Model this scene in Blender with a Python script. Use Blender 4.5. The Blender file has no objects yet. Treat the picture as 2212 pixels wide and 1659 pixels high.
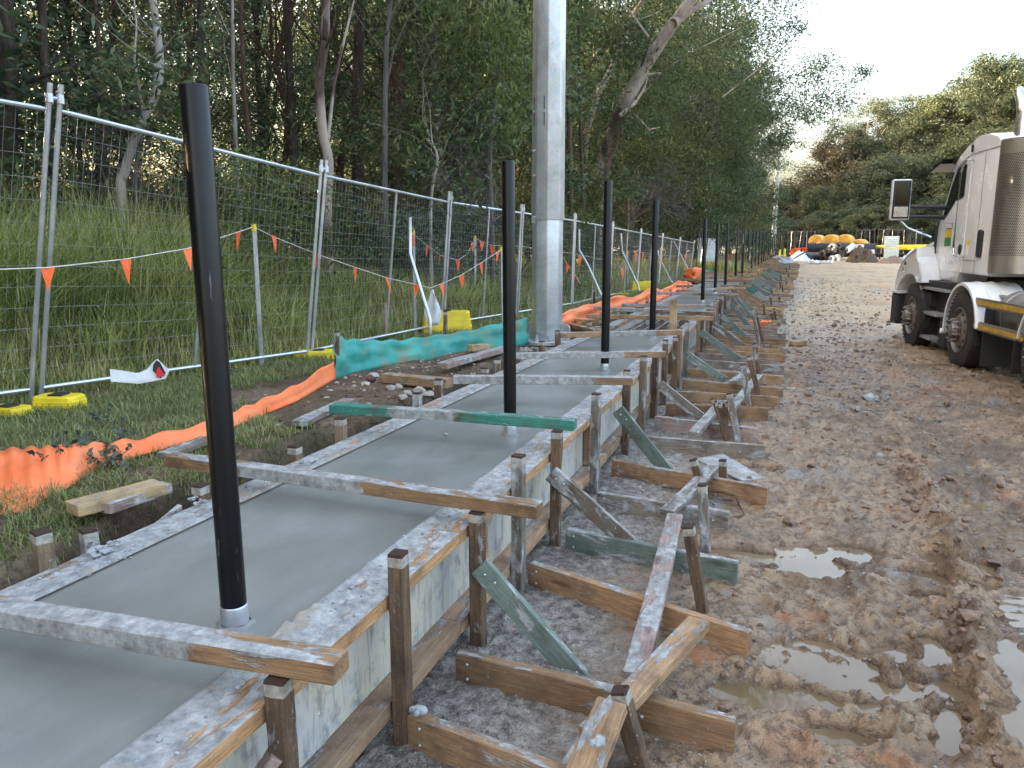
import bpy, bmesh, math, random
import numpy as np
from mathutils import Vector, Matrix, Quaternion
R = math.radians
SC = bpy.context.scene
COL = SC.collection
rnd = random.Random(7)

# ------------------------------------------------------------------ camera
FPX, TILT, YAW, CZ = 1650.0, R(10.3), R(19.5), 1.64
cam = bpy.data.objects.new("camera", bpy.data.cameras.new("camera"))
COL.objects.link(cam)
cam.location = (0, 0, CZ)
cam.rotation_euler = (R(90) - TILT, 0, YAW)
cam.data.sensor_width = 36
cam.data.lens = 36 * FPX / 2212
cam.data.clip_start = 0.05
cam.data.clip_end = 3000
SC.camera = cam

# ------------------------------------------------------------------ light
SUN_EL, SUN_AZ = R(9), R(-104)          # low sun behind the wood on the left (azimuth from +Y towards +X)
w = bpy.data.worlds.new("World"); SC.world = w; w.use_nodes = True
nt = w.node_tree; nt.nodes.clear()
sky = nt.nodes.new("ShaderNodeTexSky"); sky.sky_type = 'NISHITA'
sky.sun_disc = False; sky.sun_elevation = SUN_EL; sky.sun_rotation = SUN_AZ
sky.dust_density = 10.0; sky.air_density = 0.8; sky.ozone_density = 0.0; sky.altitude = 60
bg = nt.nodes.new("ShaderNodeBackground"); bg.inputs[1].default_value = 0.15
wo = nt.nodes.new("ShaderNodeOutputWorld")
nt.links.new(sky.outputs[0], bg.inputs[0]); nt.links.new(bg.outputs[0], wo.inputs[0])
sun = bpy.data.objects.new("sun", bpy.data.lights.new("sun", 'SUN')); COL.objects.link(sun)
sun.data.energy = 2.4; sun.data.angle = R(0.5); sun.data.color = (1.0, 0.72, 0.42)
sd = Vector((math.sin(SUN_AZ) * math.cos(SUN_EL), math.cos(SUN_AZ) * math.cos(SUN_EL), math.sin(SUN_EL)))
sun.rotation_euler = sd.to_track_quat('Z', 'Y').to_euler()
sun.location = (-30, 30, 30)
SC.view_settings.view_transform = 'Standard'; SC.view_settings.look = 'None'
SC.view_settings.exposure = 3.95; SC.view_settings.gamma = 1
SC.cycles.max_bounces = 6; SC.cycles.transparent_max_bounces = 8

# ------------------------------------------------------------------ measuring (sight lines of the photo onto real planes)
def ray(x, y):
    a = (x - 1106) / FPX; b = (829.5 - y) / FPX
    f = math.cos(TILT) + b * math.sin(TILT); u = -math.sin(TILT) + b * math.cos(TILT)
    return Vector((-math.sin(YAW) * f + math.cos(YAW) * a, math.cos(YAW) * f + math.sin(YAW) * a, u))
def Zp(x, y, z):
    r = ray(x, y); t = (z - CZ) / r.z; return Vector((r.x * t, r.y * t, z))
def Yp(x, y, Y):
    r = ray(x, y); t = Y / r.y; return Vector((r.x * t, Y, CZ + r.z * t))
def Xp(x, y, X):
    r = ray(x, y); t = X / r.x; return Vector((X, r.y * t, CZ + r.z * t))
def Dp(x, y, d):
    r = ray(x, y); h = math.hypot(r.x, r.y); t = d / h; return Vector((r.x * t, r.y * t, CZ + r.z * t))
def cx(Y):                                   # the slab bends a little to the right far away
    return max(0.0, .0235 * (Y - 20))
def sz(Y):                                   # slab top height along its length
    return .52 + max(0.0, .0062 * (Y - 18))

# ------------------------------------------------------------------ noise
def vnoise(x, y, seed=0):
    xi = np.floor(x).astype(np.int64); yi = np.floor(y).astype(np.int64)
    xf = x - xi; yf = y - yi
    u = xf * xf * (3 - 2 * xf); v = yf * yf * (3 - 2 * yf)
    def h(a, b):
        n = (a * 374761393 + b * 668265263 + seed * 974634777) & 0xffffffff
        n = ((n ^ (n >> 13)) * 1274126177) & 0xffffffff
        n = (n ^ (n >> 16)) & 0xffff
        return n / 65535.0
    return (h(xi, yi) * (1 - u) + h(xi + 1, yi) * u) * (1 - v) + (h(xi, yi + 1) * (1 - u) + h(xi + 1, yi + 1) * u) * v
def fbm(x, y, s, octv=4, seed=0, gain=.5):
    t = 0; a = 1; n = 0; f = 1.0 / s
    for i in range(octv):
        t = t + a * (vnoise(x * f + 17.3 * i, y * f - 9.1 * i, seed + i) - .5) * 2; n += a; a *= gain; f *= 2.03
    return t / n
def sstep(a, b, x):
    t = np.clip((x - a) / (b - a), 0, 1); return t * t * (3 - 2 * t)

# ------------------------------------------------------------------ tagging
def tag(o, label=None, cat=None, group=None, kind=None):
    if label: o['label'] = label
    if cat: o['category'] = cat
    if group: o['group'] = group
    if kind: o['kind'] = kind
    return o
def empty(name, loc=(0, 0, 0), rz=0.0):
    o = bpy.data.objects.new(name, None); COL.objects.link(o)
    o.location = loc; o.rotation_euler = (0, 0, rz); o.empty_display_size = .1
    return o
def copy_tree(o, parent=None):
    c = o.copy(); COL.objects.link(c)
    if parent: c.parent = parent
    for ch in list(o.children): copy_tree(ch, c)
    return c
ORD = ['first','second','third','fourth','fifth','sixth','seventh','eighth','ninth','tenth','eleventh','twelfth','thirteenth',
 'fourteenth','fifteenth','sixteenth','seventeenth','eighteenth','nineteenth']
TENS = {2:'twent',3:'thirt',4:'fort',5:'fift',6:'sixt',7:'sevent',8:'eight',9:'ninet'}
def ordn(i):
    i += 1
    if i < 20: return ORD[i - 1]
    if i >= 100: return 'hundred and ' + ordn(i - 101) if i > 100 else 'hundredth'
    t, u = divmod(i, 10)
    return TENS[t] + 'ieth' if u == 0 else TENS[t] + 'y-' + ORD[u - 1]

# ------------------------------------------------------------------ mesh builder
class MB:
    def __init__(s): s.v = []; s.f = []; s.m = []; s.mi = 0
    def add(s, vs, fs):
        n = len(s.v); s.v += [tuple(p) for p in vs]; s.f += [tuple(i + n for i in f) for f in fs]; s.m += [s.mi] * len(fs)
    def box(s, x0, x1, y0, y1, z0, z1, M=None, ch=0):
        vs = [Vector((x, y, z)) for x in (x0, x1) for y in (y0, y1) for z in (z0, z1)]
        if M: vs = [M @ p for p in vs]
        s.add(vs, [(0,1,3,2),(4,6,7,5),(0,4,5,1),(2,3,7,6),(0,2,6,4),(1,5,7,3)])
    def bar(s, p0, p1, w, h, up=(0, 0, 1)):   # w sideways, h along up
        M, L = frame(p0, p1, up); s.box(0, L, -w/2, w/2, -h/2, h/2, M)
    def tube(s, pts, r, n=8, cap=True, sq=False):
        pts = [Vector(p) for p in pts]; k = len(pts)
        rs = r if isinstance(r, (list, tuple)) else [r] * k
        vs = []; ref = None
        for i in range(k):
            d = (pts[min(i + 1, k - 1)] - pts[max(i - 1, 0)]).normalized()
            if ref is None:
                ref = Vector((0, 0, 1)) if abs(d.z) < .9 else Vector((1, 0, 0))
            a = d.cross(ref)
            if a.length < 1e-4: a = d.cross(Vector((0, 1, 0.1)))
            a.normalize(); b = d.cross(a).normalized(); ref = -b if False else ref
            for j in range(n):
                t = 2 * math.pi * j / n; vs.append(pts[i] + (a * math.cos(t) + b * math.sin(t)) * rs[i])
        fs = []
        for i in range(k - 1):
            for j in range(n):
                q = (j + 1) % n; fs.append((i*n+j, i*n+q, (i+1)*n+q, (i+1)*n+j))
        if cap: fs.append(tuple(range(n - 1, -1, -1))); fs.append(tuple((k-1)*n + j for j in range(n)))
        s.add(vs, fs)
    def lathe(s, prof, n=24, M=None, a0=0, a1=2*math.pi):   # prof: (r, z) list
        full = abs(a1 - a0 - 2*math.pi) < 1e-6; m = n if full else n + 1
        vs = []
        for r, z in prof:
            for j in range(m):
                t = a0 + (a1 - a0) * j / n; vs.append(Vector((r*math.cos(t), r*math.sin(t), z)))
        if M: vs = [M @ p for p in vs]
        fs = []
        for i in range(len(prof) - 1):
            for j in range(n):
                q = (j + 1) % m; fs.append((i*m+j, i*m+q, (i+1)*m+q, (i+1)*m+j))
        s.add(vs, fs)
    def prism(s, poly, z0, z1, M=None):      # poly: (x, y) list extruded in z
        n = len(poly); vs = [Vector((x, y, z0)) for x, y in poly] + [Vector((x, y, z1)) for x, y in poly]
        if M: vs = [M @ p for p in vs]
        s.add(vs, [tuple(range(n - 1, -1, -1)), tuple(range(n, 2*n))] + [(i, (i+1) % n, (i+1) % n + n, i + n) for i in range(n)])
    def build(s, name, mats, parent=None, smooth=False, origin=None, bev=0):
        if not isinstance(mats, (list, tuple)): mats = [mats]
        me = bpy.data.meshes.new(name)
        vs = s.v
        if origin is not None: o_ = Vector(origin); vs = [Vector(p) - o_ for p in vs]
        me.from_pydata(vs, [], s.f)
        for m in mats: me.materials.append(m)
        me.polygons.foreach_set('material_index', s.m)
        bm = bmesh.new(); bm.from_mesh(me)
        bmesh.ops.recalc_face_normals(bm, faces=bm.faces)
        if bev:
            bmesh.ops.bevel(bm, geom=list(bm.edges), offset=bev, segments=2, affect='EDGES', profile=.6)
        bm.to_mesh(me); bm.free()
        if smooth:
            me.polygons.foreach_set('use_smooth', [True] * len(me.polygons))
            if smooth != 'all': me.set_sharp_from_angle(angle=R(smooth if smooth is not True else 35))
        o = bpy.data.objects.new(name, me); COL.objects.link(o)
        if origin is not None: o.location = origin
        if parent: o.parent = parent
        return o
def frame(p0, p1, up=(0, 0, 1)):
    p0 = Vector(p0); d = Vector(p1) - p0; L = d.length; d.normalize(); up = Vector(up)
    z = (up - d * up.dot(d))
    if z.length < 1e-4: z = Vector((1, 0, 0)) - d * d.x
    z.normalize(); y = z.cross(d)
    M = Matrix((d, y, z)).transposed().to_4x4(); M.translation = p0
    return M, L
def npmesh(name, V, F, mat, smooth=False, parent=None, loc=None):
    me = bpy.data.meshes.new(name); V = np.asarray(V, dtype=np.float32); F = np.asarray(F, dtype=np.int32); k = F.shape[1]
    me.vertices.add(len(V)); me.vertices.foreach_set('co', V.ravel())
    me.loops.add(F.size); me.loops.foreach_set('vertex_index', F.ravel())
    me.polygons.add(len(F)); me.polygons.foreach_set('loop_start', np.arange(0, F.size, k, dtype=np.int32))
    try: me.polygons.foreach_set('loop_total', np.full(len(F), k, dtype=np.int32))
    except Exception: pass
    if smooth: me.polygons.foreach_set('use_smooth', np.ones(len(F), dtype=bool))
    me.materials.append(mat); me.update(calc_edges=True)
    o = bpy.data.objects.new(name, me); COL.objects.link(o)
    if parent: o.parent = parent
    if loc is not None: o.location = loc
    return o

# ------------------------------------------------------------------ materials
class NT:
    def __init__(s, name, rough=.7, metal=0, spec=.5):
        s.mat = bpy.data.materials.new(name); s.mat.use_nodes = True; s.t = s.mat.node_tree
        s.p = s.t.nodes['Principled BSDF']; s.set(Roughness=rough, Metallic=metal); s.p.inputs['Specular IOR Level'].default_value = spec
    def set(s, **k):
        for a, v in k.items():
            i = s.p.inputs[a.replace('_', ' ')]
            if hasattr(v, 'is_output'): s.t.links.new(v, i)
            else: i.default_value = v
    def n(s, typ, **k):
        x = s.t.nodes.new(typ)
        for a, v in k.items(): setattr(x, a, v)
        return x
    def L(s, a, b): s.t.links.new(a, b)
    def coord(s, kind='Object', scale=(1, 1, 1), rnd=False, rot=(0, 0, 0)):
        c = s.n('ShaderNodeNewGeometry').outputs['Position'] if kind == 'World' else s.n('ShaderNodeTexCoord').outputs[kind]
        if rnd:
            oi = s.n('ShaderNodeObjectInfo'); m = s.n('ShaderNodeVectorMath', operation='MULTIPLY_ADD')
            cb = s.n('ShaderNodeCombineXYZ')
            for k in range(3): s.L(oi.outputs['Random'], cb.inputs[k])
            s.L(cb.outputs[0], m.inputs[0]); m.inputs[1].default_value = (31, 17, 53); s.L(c, m.inputs[2]); c = m.outputs[0]
        mp = s.n('ShaderNodeMapping'); mp.inputs['Scale'].default_value = scale; mp.inputs['Rotation'].default_value = rot
        s.L(c, mp.inputs[0]); return mp.outputs[0]
    def noise(s, vec, scale=5, detail=4, rough=.55, dist=0):
        x = s.n('ShaderNodeTexNoise'); s.L(vec, x.inputs['Vector']); x.inputs['Scale'].default_value = scale
        x.inputs['Detail'].default_value = detail; x.inputs['Roughness'].default_value = rough; x.inputs['Distortion'].default_value = dist
        return x.outputs[0]
    def vor(s, vec, scale=5, feature='F1', out='Distance', rnd=1):
        x = s.n('ShaderNodeTexVoronoi'); x.feature = feature; s.L(vec, x.inputs['Vector']); x.inputs['Scale'].default_value = scale
        x.inputs['Randomness'].default_value = rnd; return x.outputs[out]
    def ramp(s, fac, stops, interp='LINEAR'):
        x = s.n('ShaderNodeValToRGB'); s.L(fac, x.inputs[0]); cr = x.color_ramp; cr.interpolation = interp
        while len(cr.elements) < len(stops): cr.elements.new(.5)
        for e, (p, c) in zip(cr.elements, stops):
            e.position = p; e.color = c if len(c) == 4 else (*c, 1)
        return x.outputs[0]
    def mask(s, fac, a, b): return s.ramp(fac, [(min(a, b), (0, 0, 0) if a < b else (1, 1, 1)), (max(a, b), (1, 1, 1) if a < b else (0, 0, 0))])
    def mix(s, fac, a, b, typ='MIX'):
        x = s.n('ShaderNodeMix', data_type='RGBA', blend_type=typ)
        for v, i in ((fac, 0), (a, 6), (b, 7)):
            if hasattr(v, 'is_output'): s.L(v, x.inputs[i])
            elif i == 0: x.inputs[0].default_value = v
            else: x.inputs[i].default_value = (*v, 1) if len(v) == 3 else v
        return x.outputs[2]
    def math(s, op, a, b=0.0, c=None, clamp=False):
        x = s.n('ShaderNodeMath', operation=op); x.use_clamp = clamp
        for i, v in enumerate((a, b, c)):
            if v is None: continue
            if hasattr(v, 'is_output'): s.L(v, x.inputs[i])
            else: x.inputs[i].default_value = v
        return x.outputs[0]
    def sep(s, vec):
        x = s.n('ShaderNodeSeparateXYZ'); s.L(vec, x.inputs[0]); return x.outputs
    def bump(s, h, strength=.5, dist=.01, nrm=None):
        x = s.n('ShaderNodeBump'); x.inputs['Strength'].default_value = strength; x.inputs['Distance'].default_value = dist
        s.L(h, x.inputs['Height'])
        if nrm: s.L(nrm, x.inputs['Normal'])
        s.L(x.outputs[0], s.p.inputs['Normal']); return x.outputs[0]
    def objrnd(s): return s.n('ShaderNodeObjectInfo').outputs['Random']
    def nz(s):
        return s.sep(s.n('ShaderNodeNewGeometry').outputs['True Normal'])[2]

def simple(name, col, rough=.5, metal=0, var=.12, scale=8, bump=0, spec=.5, coat=0):
    m = NT(name, rough, metal, spec); v = m.coord('Object', rnd=True); n = m.noise(v, scale, 5, .6)
    d = tuple(c * (1 - var * 1.6) for c in col); e = tuple(min(1, c * (1 + var)) for c in col)
    m.set(Base_Color=m.ramp(n, [(.3, d), (.7, e)]))
    m.set(Roughness=m.math('MULTIPLY_ADD', n, .25, rough - .12))
    if bump: m.bump(m.noise(v, scale * 6, 4), bump, .004)
    if coat: m.set(Coat_Weight=coat, Coat_Roughness=.08)
    return m.mat

CONC = (.36, .37, .38)
def wood(name, c1, c2, splat=.5, grime=(.07, .045, .03), grimeamt=.3, band=None, top=.5, cap=False, mud=0.0):
    """sawn timber: grain along object X; grey concrete smears in patches of their own"""
    m = NT(name, .75, spec=.3)
    g = m.coord('Object', (1.6, 26, 26), rnd=True); v = m.coord('Object', (1, 1, 1), rnd=True)
    grain = m.noise(g, 3.5, 5, .62, .6); fine = m.noise(m.coord('Object', (4, 120, 120), rnd=True), 2.5, 3, .6)
    col = m.ramp(grain, [(.28, c1), (.5, tuple((a + b) / 2 for a, b in zip(c1, c2))), (.72, c2)])
    col = m.mix(m.math('MULTIPLY', m.mask(fine, .62, .42), .45), col, tuple(c * .45 for c in c1))
    kn = m.vor(m.coord('Object', (2.4, 9, 9), rnd=True), 1.0); col = m.mix(m.math('MULTIPLY', m.mask(kn, .16, .07), .75), col, tuple(c * .35 for c in c1))
    # piece-to-piece variation
    r = m.objrnd(); col = m.mix(1.0, col, m.ramp(r, [(0, (.72, .70, .68)), (.5, (.95, .93, .92)), (1, (1.12, 1.06, 1.0))]), 'MULTIPLY')
    gn = m.noise(v, 6, 5, .6)
    col = m.mix(m.math('MULTIPLY', m.mask(gn, .48, .68), grimeamt * 2, clamp=True), col, grime)
    # concrete
    sn = m.noise(m.coord('Object', (1, 3.2, 3.2), rnd=True), 4.5, 6, .62, .4)
    tt = m.math('MULTIPLY_ADD', m.nz(), .09 * top * 2, sn)
    spl = m.mask(tt, .66 - .16 * splat, .72 - .16 * splat)
    sm = m.noise(v, 60, 3, .7); specks = m.mask(sm, .66 - .04 * splat, .70 - .04 * splat)
    spl = m.math('MAXIMUM', spl, m.math('MULTIPLY', specks, .9))
    if band:
        X = m.sep(m.n('ShaderNodeTexCoord').outputs['Object'])[0]
        wob = m.math('MULTIPLY_ADD', m.noise(v, 14, 5, .7), .22, X)
        a = m.mask(m.math('SUBTRACT', wob, band[0]), .10, .13); b = m.mask(m.math('SUBTRACT', wob, band[1]), .13, .10)
        spl = m.math('MAXIMUM', spl, m.math('MULTIPLY', m.math('MULTIPLY', a, b), .93))
    cc = m.ramp(m.noise(v, 22, 5, .7), [(.3, (.15, .152, .147)), (.5, (.30, .302, .295)), (.7, (.50, .50, .49))])
    col = m.mix(spl, col, cc)
    if mud:
        mn = m.noise(v, 9, 5, .6); col = m.mix(m.math('MULTIPLY', m.mask(mn, .52, .64), mud), col, (.17, .105, .065))
    if cap:   # sawn stake top: bruised dark head and a pale strap of paint/concrete just under it
        X = m.sep(m.n('ShaderNodeTexCoord').outputs['Object'])[0]
        w2 = m.math('MULTIPLY_ADD', m.noise(v, 30, 3), .006, X)
        st = m.math('MULTIPLY', m.math('GREATER_THAN', w2, .012), m.math('LESS_THAN', w2, .045))
        col = m.mix(m.math('MULTIPLY', st, .8), col, m.ramp(m.noise(v, 40, 3), [(.35, (.25, .24, .2)), (.6, (.42, .40, .35))]))
        col = m.mix(m.math('LESS_THAN', w2, .012), col, (.05, .028, .02))
    m.set(Base_Color=col)
    hh = m.math('MULTIPLY_ADD', spl, .8, m.math('MULTIPLY_ADD', m.noise(v, 90, 3, .7), .6, m.math('MULTIPLY', fine, .35)))
    m.bump(hh, 1.0, .005)
    m.set(Roughness=m.math('MULTIPLY_ADD', gn, .3, .55))
    return m.mat
M = {}
PINE1, PINE2 = (.32, .19, .10), (.54, .38, .23)
M['pine'] = wood('pine timber', PINE1, PINE2, .35, mud=.35)
M['pine_wet'] = wood('wet orange pine', (.27, .15, .075), (.50, .33, .19), .45, mud=.45)
M['pine_grey'] = wood('weathered grey pine', (.17, .145, .12), (.33, .30, .26), .9, mud=.45)
M['hard'] = wood('dark hardwood stake', (.10, .06, .037), (.25, .165, .105), .45, grimeamt=.5, cap=True)
M['hard_pale'] = wood('pale hardwood stake', (.20, .14, .085), (.38, .29, .19), .5, grimeamt=.2, cap=True)
M['hard_grey'] = wood('concrete grey stake', (.14, .12, .10), (.27, .25, .22), 1.1, grimeamt=.3, cap=True)
M['green'] = wood('green treated timber', (.15, .21, .18), (.25, .31, .265), .6, grime=(.06, .06, .04), grimeamt=.3)
M['teal'] = wood('teal treated timber', (.03, .17, .14), (.07, .28, .23), .3, grime=(.10, .08, .04), grimeamt=.4, band=(.38, .80))
M['pink'] = wood('pinkish pale timber', (.34, .23, .20), (.52, .42, .38), .75, mud=.25)
M['plate'] = wood('formwork plate', (.36, .18, .075), (.62, .42, .24), .2, top=1.3)
M['plate_low'] = wood('formwork lower plate', (.36, .22, .13), (.54, .38, .26), .12, mud=.35)
M['beam'] = wood('crossbeam timber', (.27, .15, .07), (.46, .30, .17), .3, band=(.45, 1.10), top=.9)
M['beam_g'] = wood('crossbeam timber caked', (.27, .16, .09), (.42, .30, .20), .5, band=(-.3, .98), top=1.6)
M['blond'] = wood('blond pine offcut', (.46, .31, .16), (.66, .50, .30), .12)

def ply():
    m = NT('form plywood', .55, spec=.4); v = m.coord('Object', rnd=True)
    st = m.noise(m.coord('Object', (14, 14, 2.2), rnd=True), 2.2, 6, .65, .5); b = m.noise(v, 3.5, 5, .6)
    c = m.ramp(b, [(.35, (.50, .44, .32)), (.6, (.42, .42, .40)), (.75, (.30, .31, .32))])
    c = m.mix(m.math('MULTIPLY', m.mask(st, .50, .66), .6), c, (.14, .14, .15)); c = m.mix(m.math('MULTIPLY', m.mask(m.noise(v, 9, 6, .7), .52, .62), .55), c, (.12, .12, .13))
    c = m.mix(m.mask(m.noise(v, 45, 4, .7), .66, .70), c, (.6, .6, .58))
    m.set(Base_Color=c); m.bump(m.noise(v, 60, 4), .2, .003); return m.mat
M['ply'] = ply()
def concrete():
    m = NT('wet concrete', .34, spec=.5); v = m.coord('World')
    a = m.noise(v, 1.7, 5, .55, .4); b = m.noise(m.coord('World', (1, .35, 1)), 9, 5, .65); f = m.noise(v, 160, 3, .7)
    t = m.math('MULTIPLY_ADD', b, .45, m.math('MULTIPLY', a, .65))
    c = m.ramp(t, [(.36, (.150, .155, .143)), (.52, (.182, .186, .173)), (.68, (.222, .225, .211))])
    c = m.mix(m.math('MULTIPLY', m.mask(f, .62, .72), .25), c, (.12, .125, .12))
    m.set(Base_Color=c, Roughness=m.math('MULTIPLY_ADD', a, .35, .22))
    m.bump(m.math('MULTIPLY_ADD', m.noise(m.coord('World', (3, .5, 3)), 14, 4, .6), .7, m.math('MULTIPLY', f, .25)), .16, .006); return m.mat
M['concrete'] = concrete()
M['conc_rough'] = simple('concrete crumbs', (.34, .35, .36), .85, var=.3, scale=18, bump=.8)
def blackpaint():
    m = NT('black powder coat', .3, spec=.3); v = m.coord('Object', rnd=True)
    sc = m.math('MAXIMUM', m.noise(v, 55, 4, .75), m.math('MULTIPLY_ADD', m.noise(m.coord('Object', (1, 1, .12), rnd=True), 60, 3, .7), .9, .12))
    m.set(Base_Color=m.mix(m.mask(sc, .74, .78), (.004, .0045, .006), (.12, .12, .13)), Roughness=m.math('MULTIPLY_ADD', m.noise(v, 5, 4), .2, .22))
    m.set(Coat_Weight=.0)
    m.bump(m.noise(v, 120, 2), .04, .002); return m.mat
M['black'] = blackpaint()
def galv(name='galvanised steel', k=1.0, rough=.42):
    m = NT(name, rough, .75); v = m.coord('Object', rnd=True)
    a = m.noise(v, 2.2, 5, .6, 1.2); b = m.vor(v, 42, out='Color'); d = m.noise(m.coord('Object', (1, 1, .25), rot=(.5, .4, 0)), 14, 4, .7)
    c = m.ramp(a, [(.3, (.40 * k, .43 * k, .46 * k)), (.7, (.62 * k, .65 * k, .68 * k))])
    c = m.mix(.10, c, b, 'OVERLAY'); c = m.mix(m.math('MULTIPLY', m.mask(d, .6, .75), .4), c, (.75 * k, .78 * k, .8 * k))
    m.set(Base_Color=c, Roughness=m.math('MULTIPLY_ADD', a, .3, rough - .15)); m.bump(a, .06, .01); return m.mat
M['galv'] = galv(); M['galv2'] = galv('fence tube steel', 1.0, .38)
M['wire'] = simple('fence wire', (.36, .37, .38), .45, .6, .1)
M['steel_dark'] = simple('dark steel', (.06, .06, .065), .5, .6)
M['rust'] = simple('rusty reinforcing bar', (.16, .085, .05), .75, .5, .3, 30, .5)
M['yellow'] = simple('yellow plastic', (.78, .58, .02), .45, 0, .12, 6)
M['orange'] = None
def fabric(name, c1, c2, dirt, da=.5, sc=1.5, trans=.3):
    m = NT(name, .6, spec=.3); v = m.coord('Object')
    a = m.noise(v, sc * 2, 5, .6); wv = m.noise(m.coord('Object', (1.2, 1.2, 7), rot=(.2, .3, 0)), sc * 3, 4, .55, .8)
    c = m.mix(m.mask(a, .35, .65), c1, c2); c = m.mix(m.math('MULTIPLY', m.mask(m.noise(v, 3.1, 6, .7), .5, .66), da), c, dirt)
    m.set(Base_Color=c); m.bump(m.math('MULTIPLY_ADD', wv, 1.0, m.math('MULTIPLY', m.noise(v, 150, 2), .1)), .16, .010)
    m.set(Subsurface_Weight=0.0); return m.mat
M['orange'] = fabric('orange silt fabric', (.80, .165, .05), (.92, .26, .10), (.34, .22, .14), .35)
M['tealfab'] = fabric('teal geofabric', (.02, .19, .165), (.06, .34, .29), (.24, .18, .10), .8)
M['whitefab'] = fabric('white sheeting', (.62, .65, .70), (.8, .82, .86), (.35, .33, .32), .35)
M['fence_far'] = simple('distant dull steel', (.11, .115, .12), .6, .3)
M['flag'] = simple('orange flag plastic', (.95, .14, .025), .5, 0, .06)
M['rope'] = simple('white rope', (.6, .58, .52), .8)
M['bark'] = None
def bark(name, c1, c2, sc=4, peel=None):
    m = NT(name, .85, spec=.2); v = m.coord('Object', (1, 1, .16), rnd=True); n = m.noise(v, sc * 4, 6, .65, .5); b = m.noise(m.coord('Object', (1, 1, .5), rnd=True), sc * .5, 4, .6)
    c = m.ramp(n, [(.3, c1), (.65, c2)])
    if peel: c = m.mix(m.mask(b, .46, .54), c, m.ramp(m.noise(v, 9, 4), [(.3, tuple(x * .75 for x in peel)), (.7, peel)]))
    m.set(Base_Color=c); m.bump(n, .9, .03); return m.mat
M['bark_dark'] = bark('dark fibrous bark', (.022, .017, .014), (.085, .062, .048))
M['bark_red'] = bark('red-brown stringy bark', (.05, .028, .02), (.15, .088, .062))
M['bark_pale'] = bark('pale gum bark', (.16, .12, .095), (.34, .30, .26), 2, (.42, .39, .35))
M['bark_mix'] = bark('gum bark peeling to pale', (.035, .026, .022), (.12, .085, .065), 2, (.40, .33, .27))
M['bark_grey'] = bark('grey bark', (.05, .045, .04), (.16, .145, .13))
def leafmat(name, c1, c2, c3, var=.6, rough=.45):
    m = NT(name, rough, spec=.35); g = m.n('ShaderNodeNewGeometry'); v = m.coord('Object', rnd=True)
    big = m.noise(v, .55, 3, .6); r = g.outputs['Random Per Island']
    t = m.math('MULTIPLY_ADD', m.math('SUBTRACT', r, .5), var, big)
    c = m.ramp(t, [(.25, c1), (.5, c2), (.78, c3)])
    c = m.mix(1.0, c, m.ramp(m.objrnd(), [(0, (.78, .84, .86)), (.5, (1, 1, 1)), (1, (1.12, 1.06, .88))]), 'MULTIPLY')
    m.set(Base_Color=c)
    tr = m.n('ShaderNodeBsdfTranslucent'); m.L(c, tr.inputs[0]); mx = m.n('ShaderNodeMixShader'); mx.inputs[0].default_value = .42
    out = m.t.nodes['Material Output']; m.L(m.p.outputs[0], mx.inputs[1]); m.L(tr.outputs[0], mx.inputs[2]); m.L(mx.outputs[0], out.inputs[0])
    return m.mat
M['leaf'] = leafmat('gum leaves', (.032, .058, .024), (.070, .108, .045), (.14, .175, .075))
M['leaf_dark'] = leafmat('dark forest leaves', (.030, .052, .026), (.066, .100, .048), (.14, .18, .09))
M['leaf_lime'] = leafmat('yellow green leaves', (.05, .075, .02), (.11, .15, .04), (.20, .24, .07))
M['leaf_grey'] = leafmat('blue grey leaves', (.05, .07, .05), (.10, .13, .10), (.20, .24, .19))
M['leaf_far'] = leafmat('far tree leaves', (.032, .052, .032), (.062, .088, .055), (.12, .145, .085))
M['leaf_brown'] = leafmat('olive brown leaves', (.038, .036, .026), (.072, .066, .044), (.13, .115, .07))
M['grass'] = leafmat('lawn grass', (.11, .15, .045), (.22, .27, .10), (.40, .40, .20), .7, .6)
M['reed'] = leafmat('tall reeds', (.14, .18, .04), (.37, .41, .12), (.64, .60, .28), .75, .5)
M['drygrass'] = leafmat('dry grass', (.16, .13, .06), (.28, .23, .12), (.40, .35, .2), .8, .7)

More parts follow.
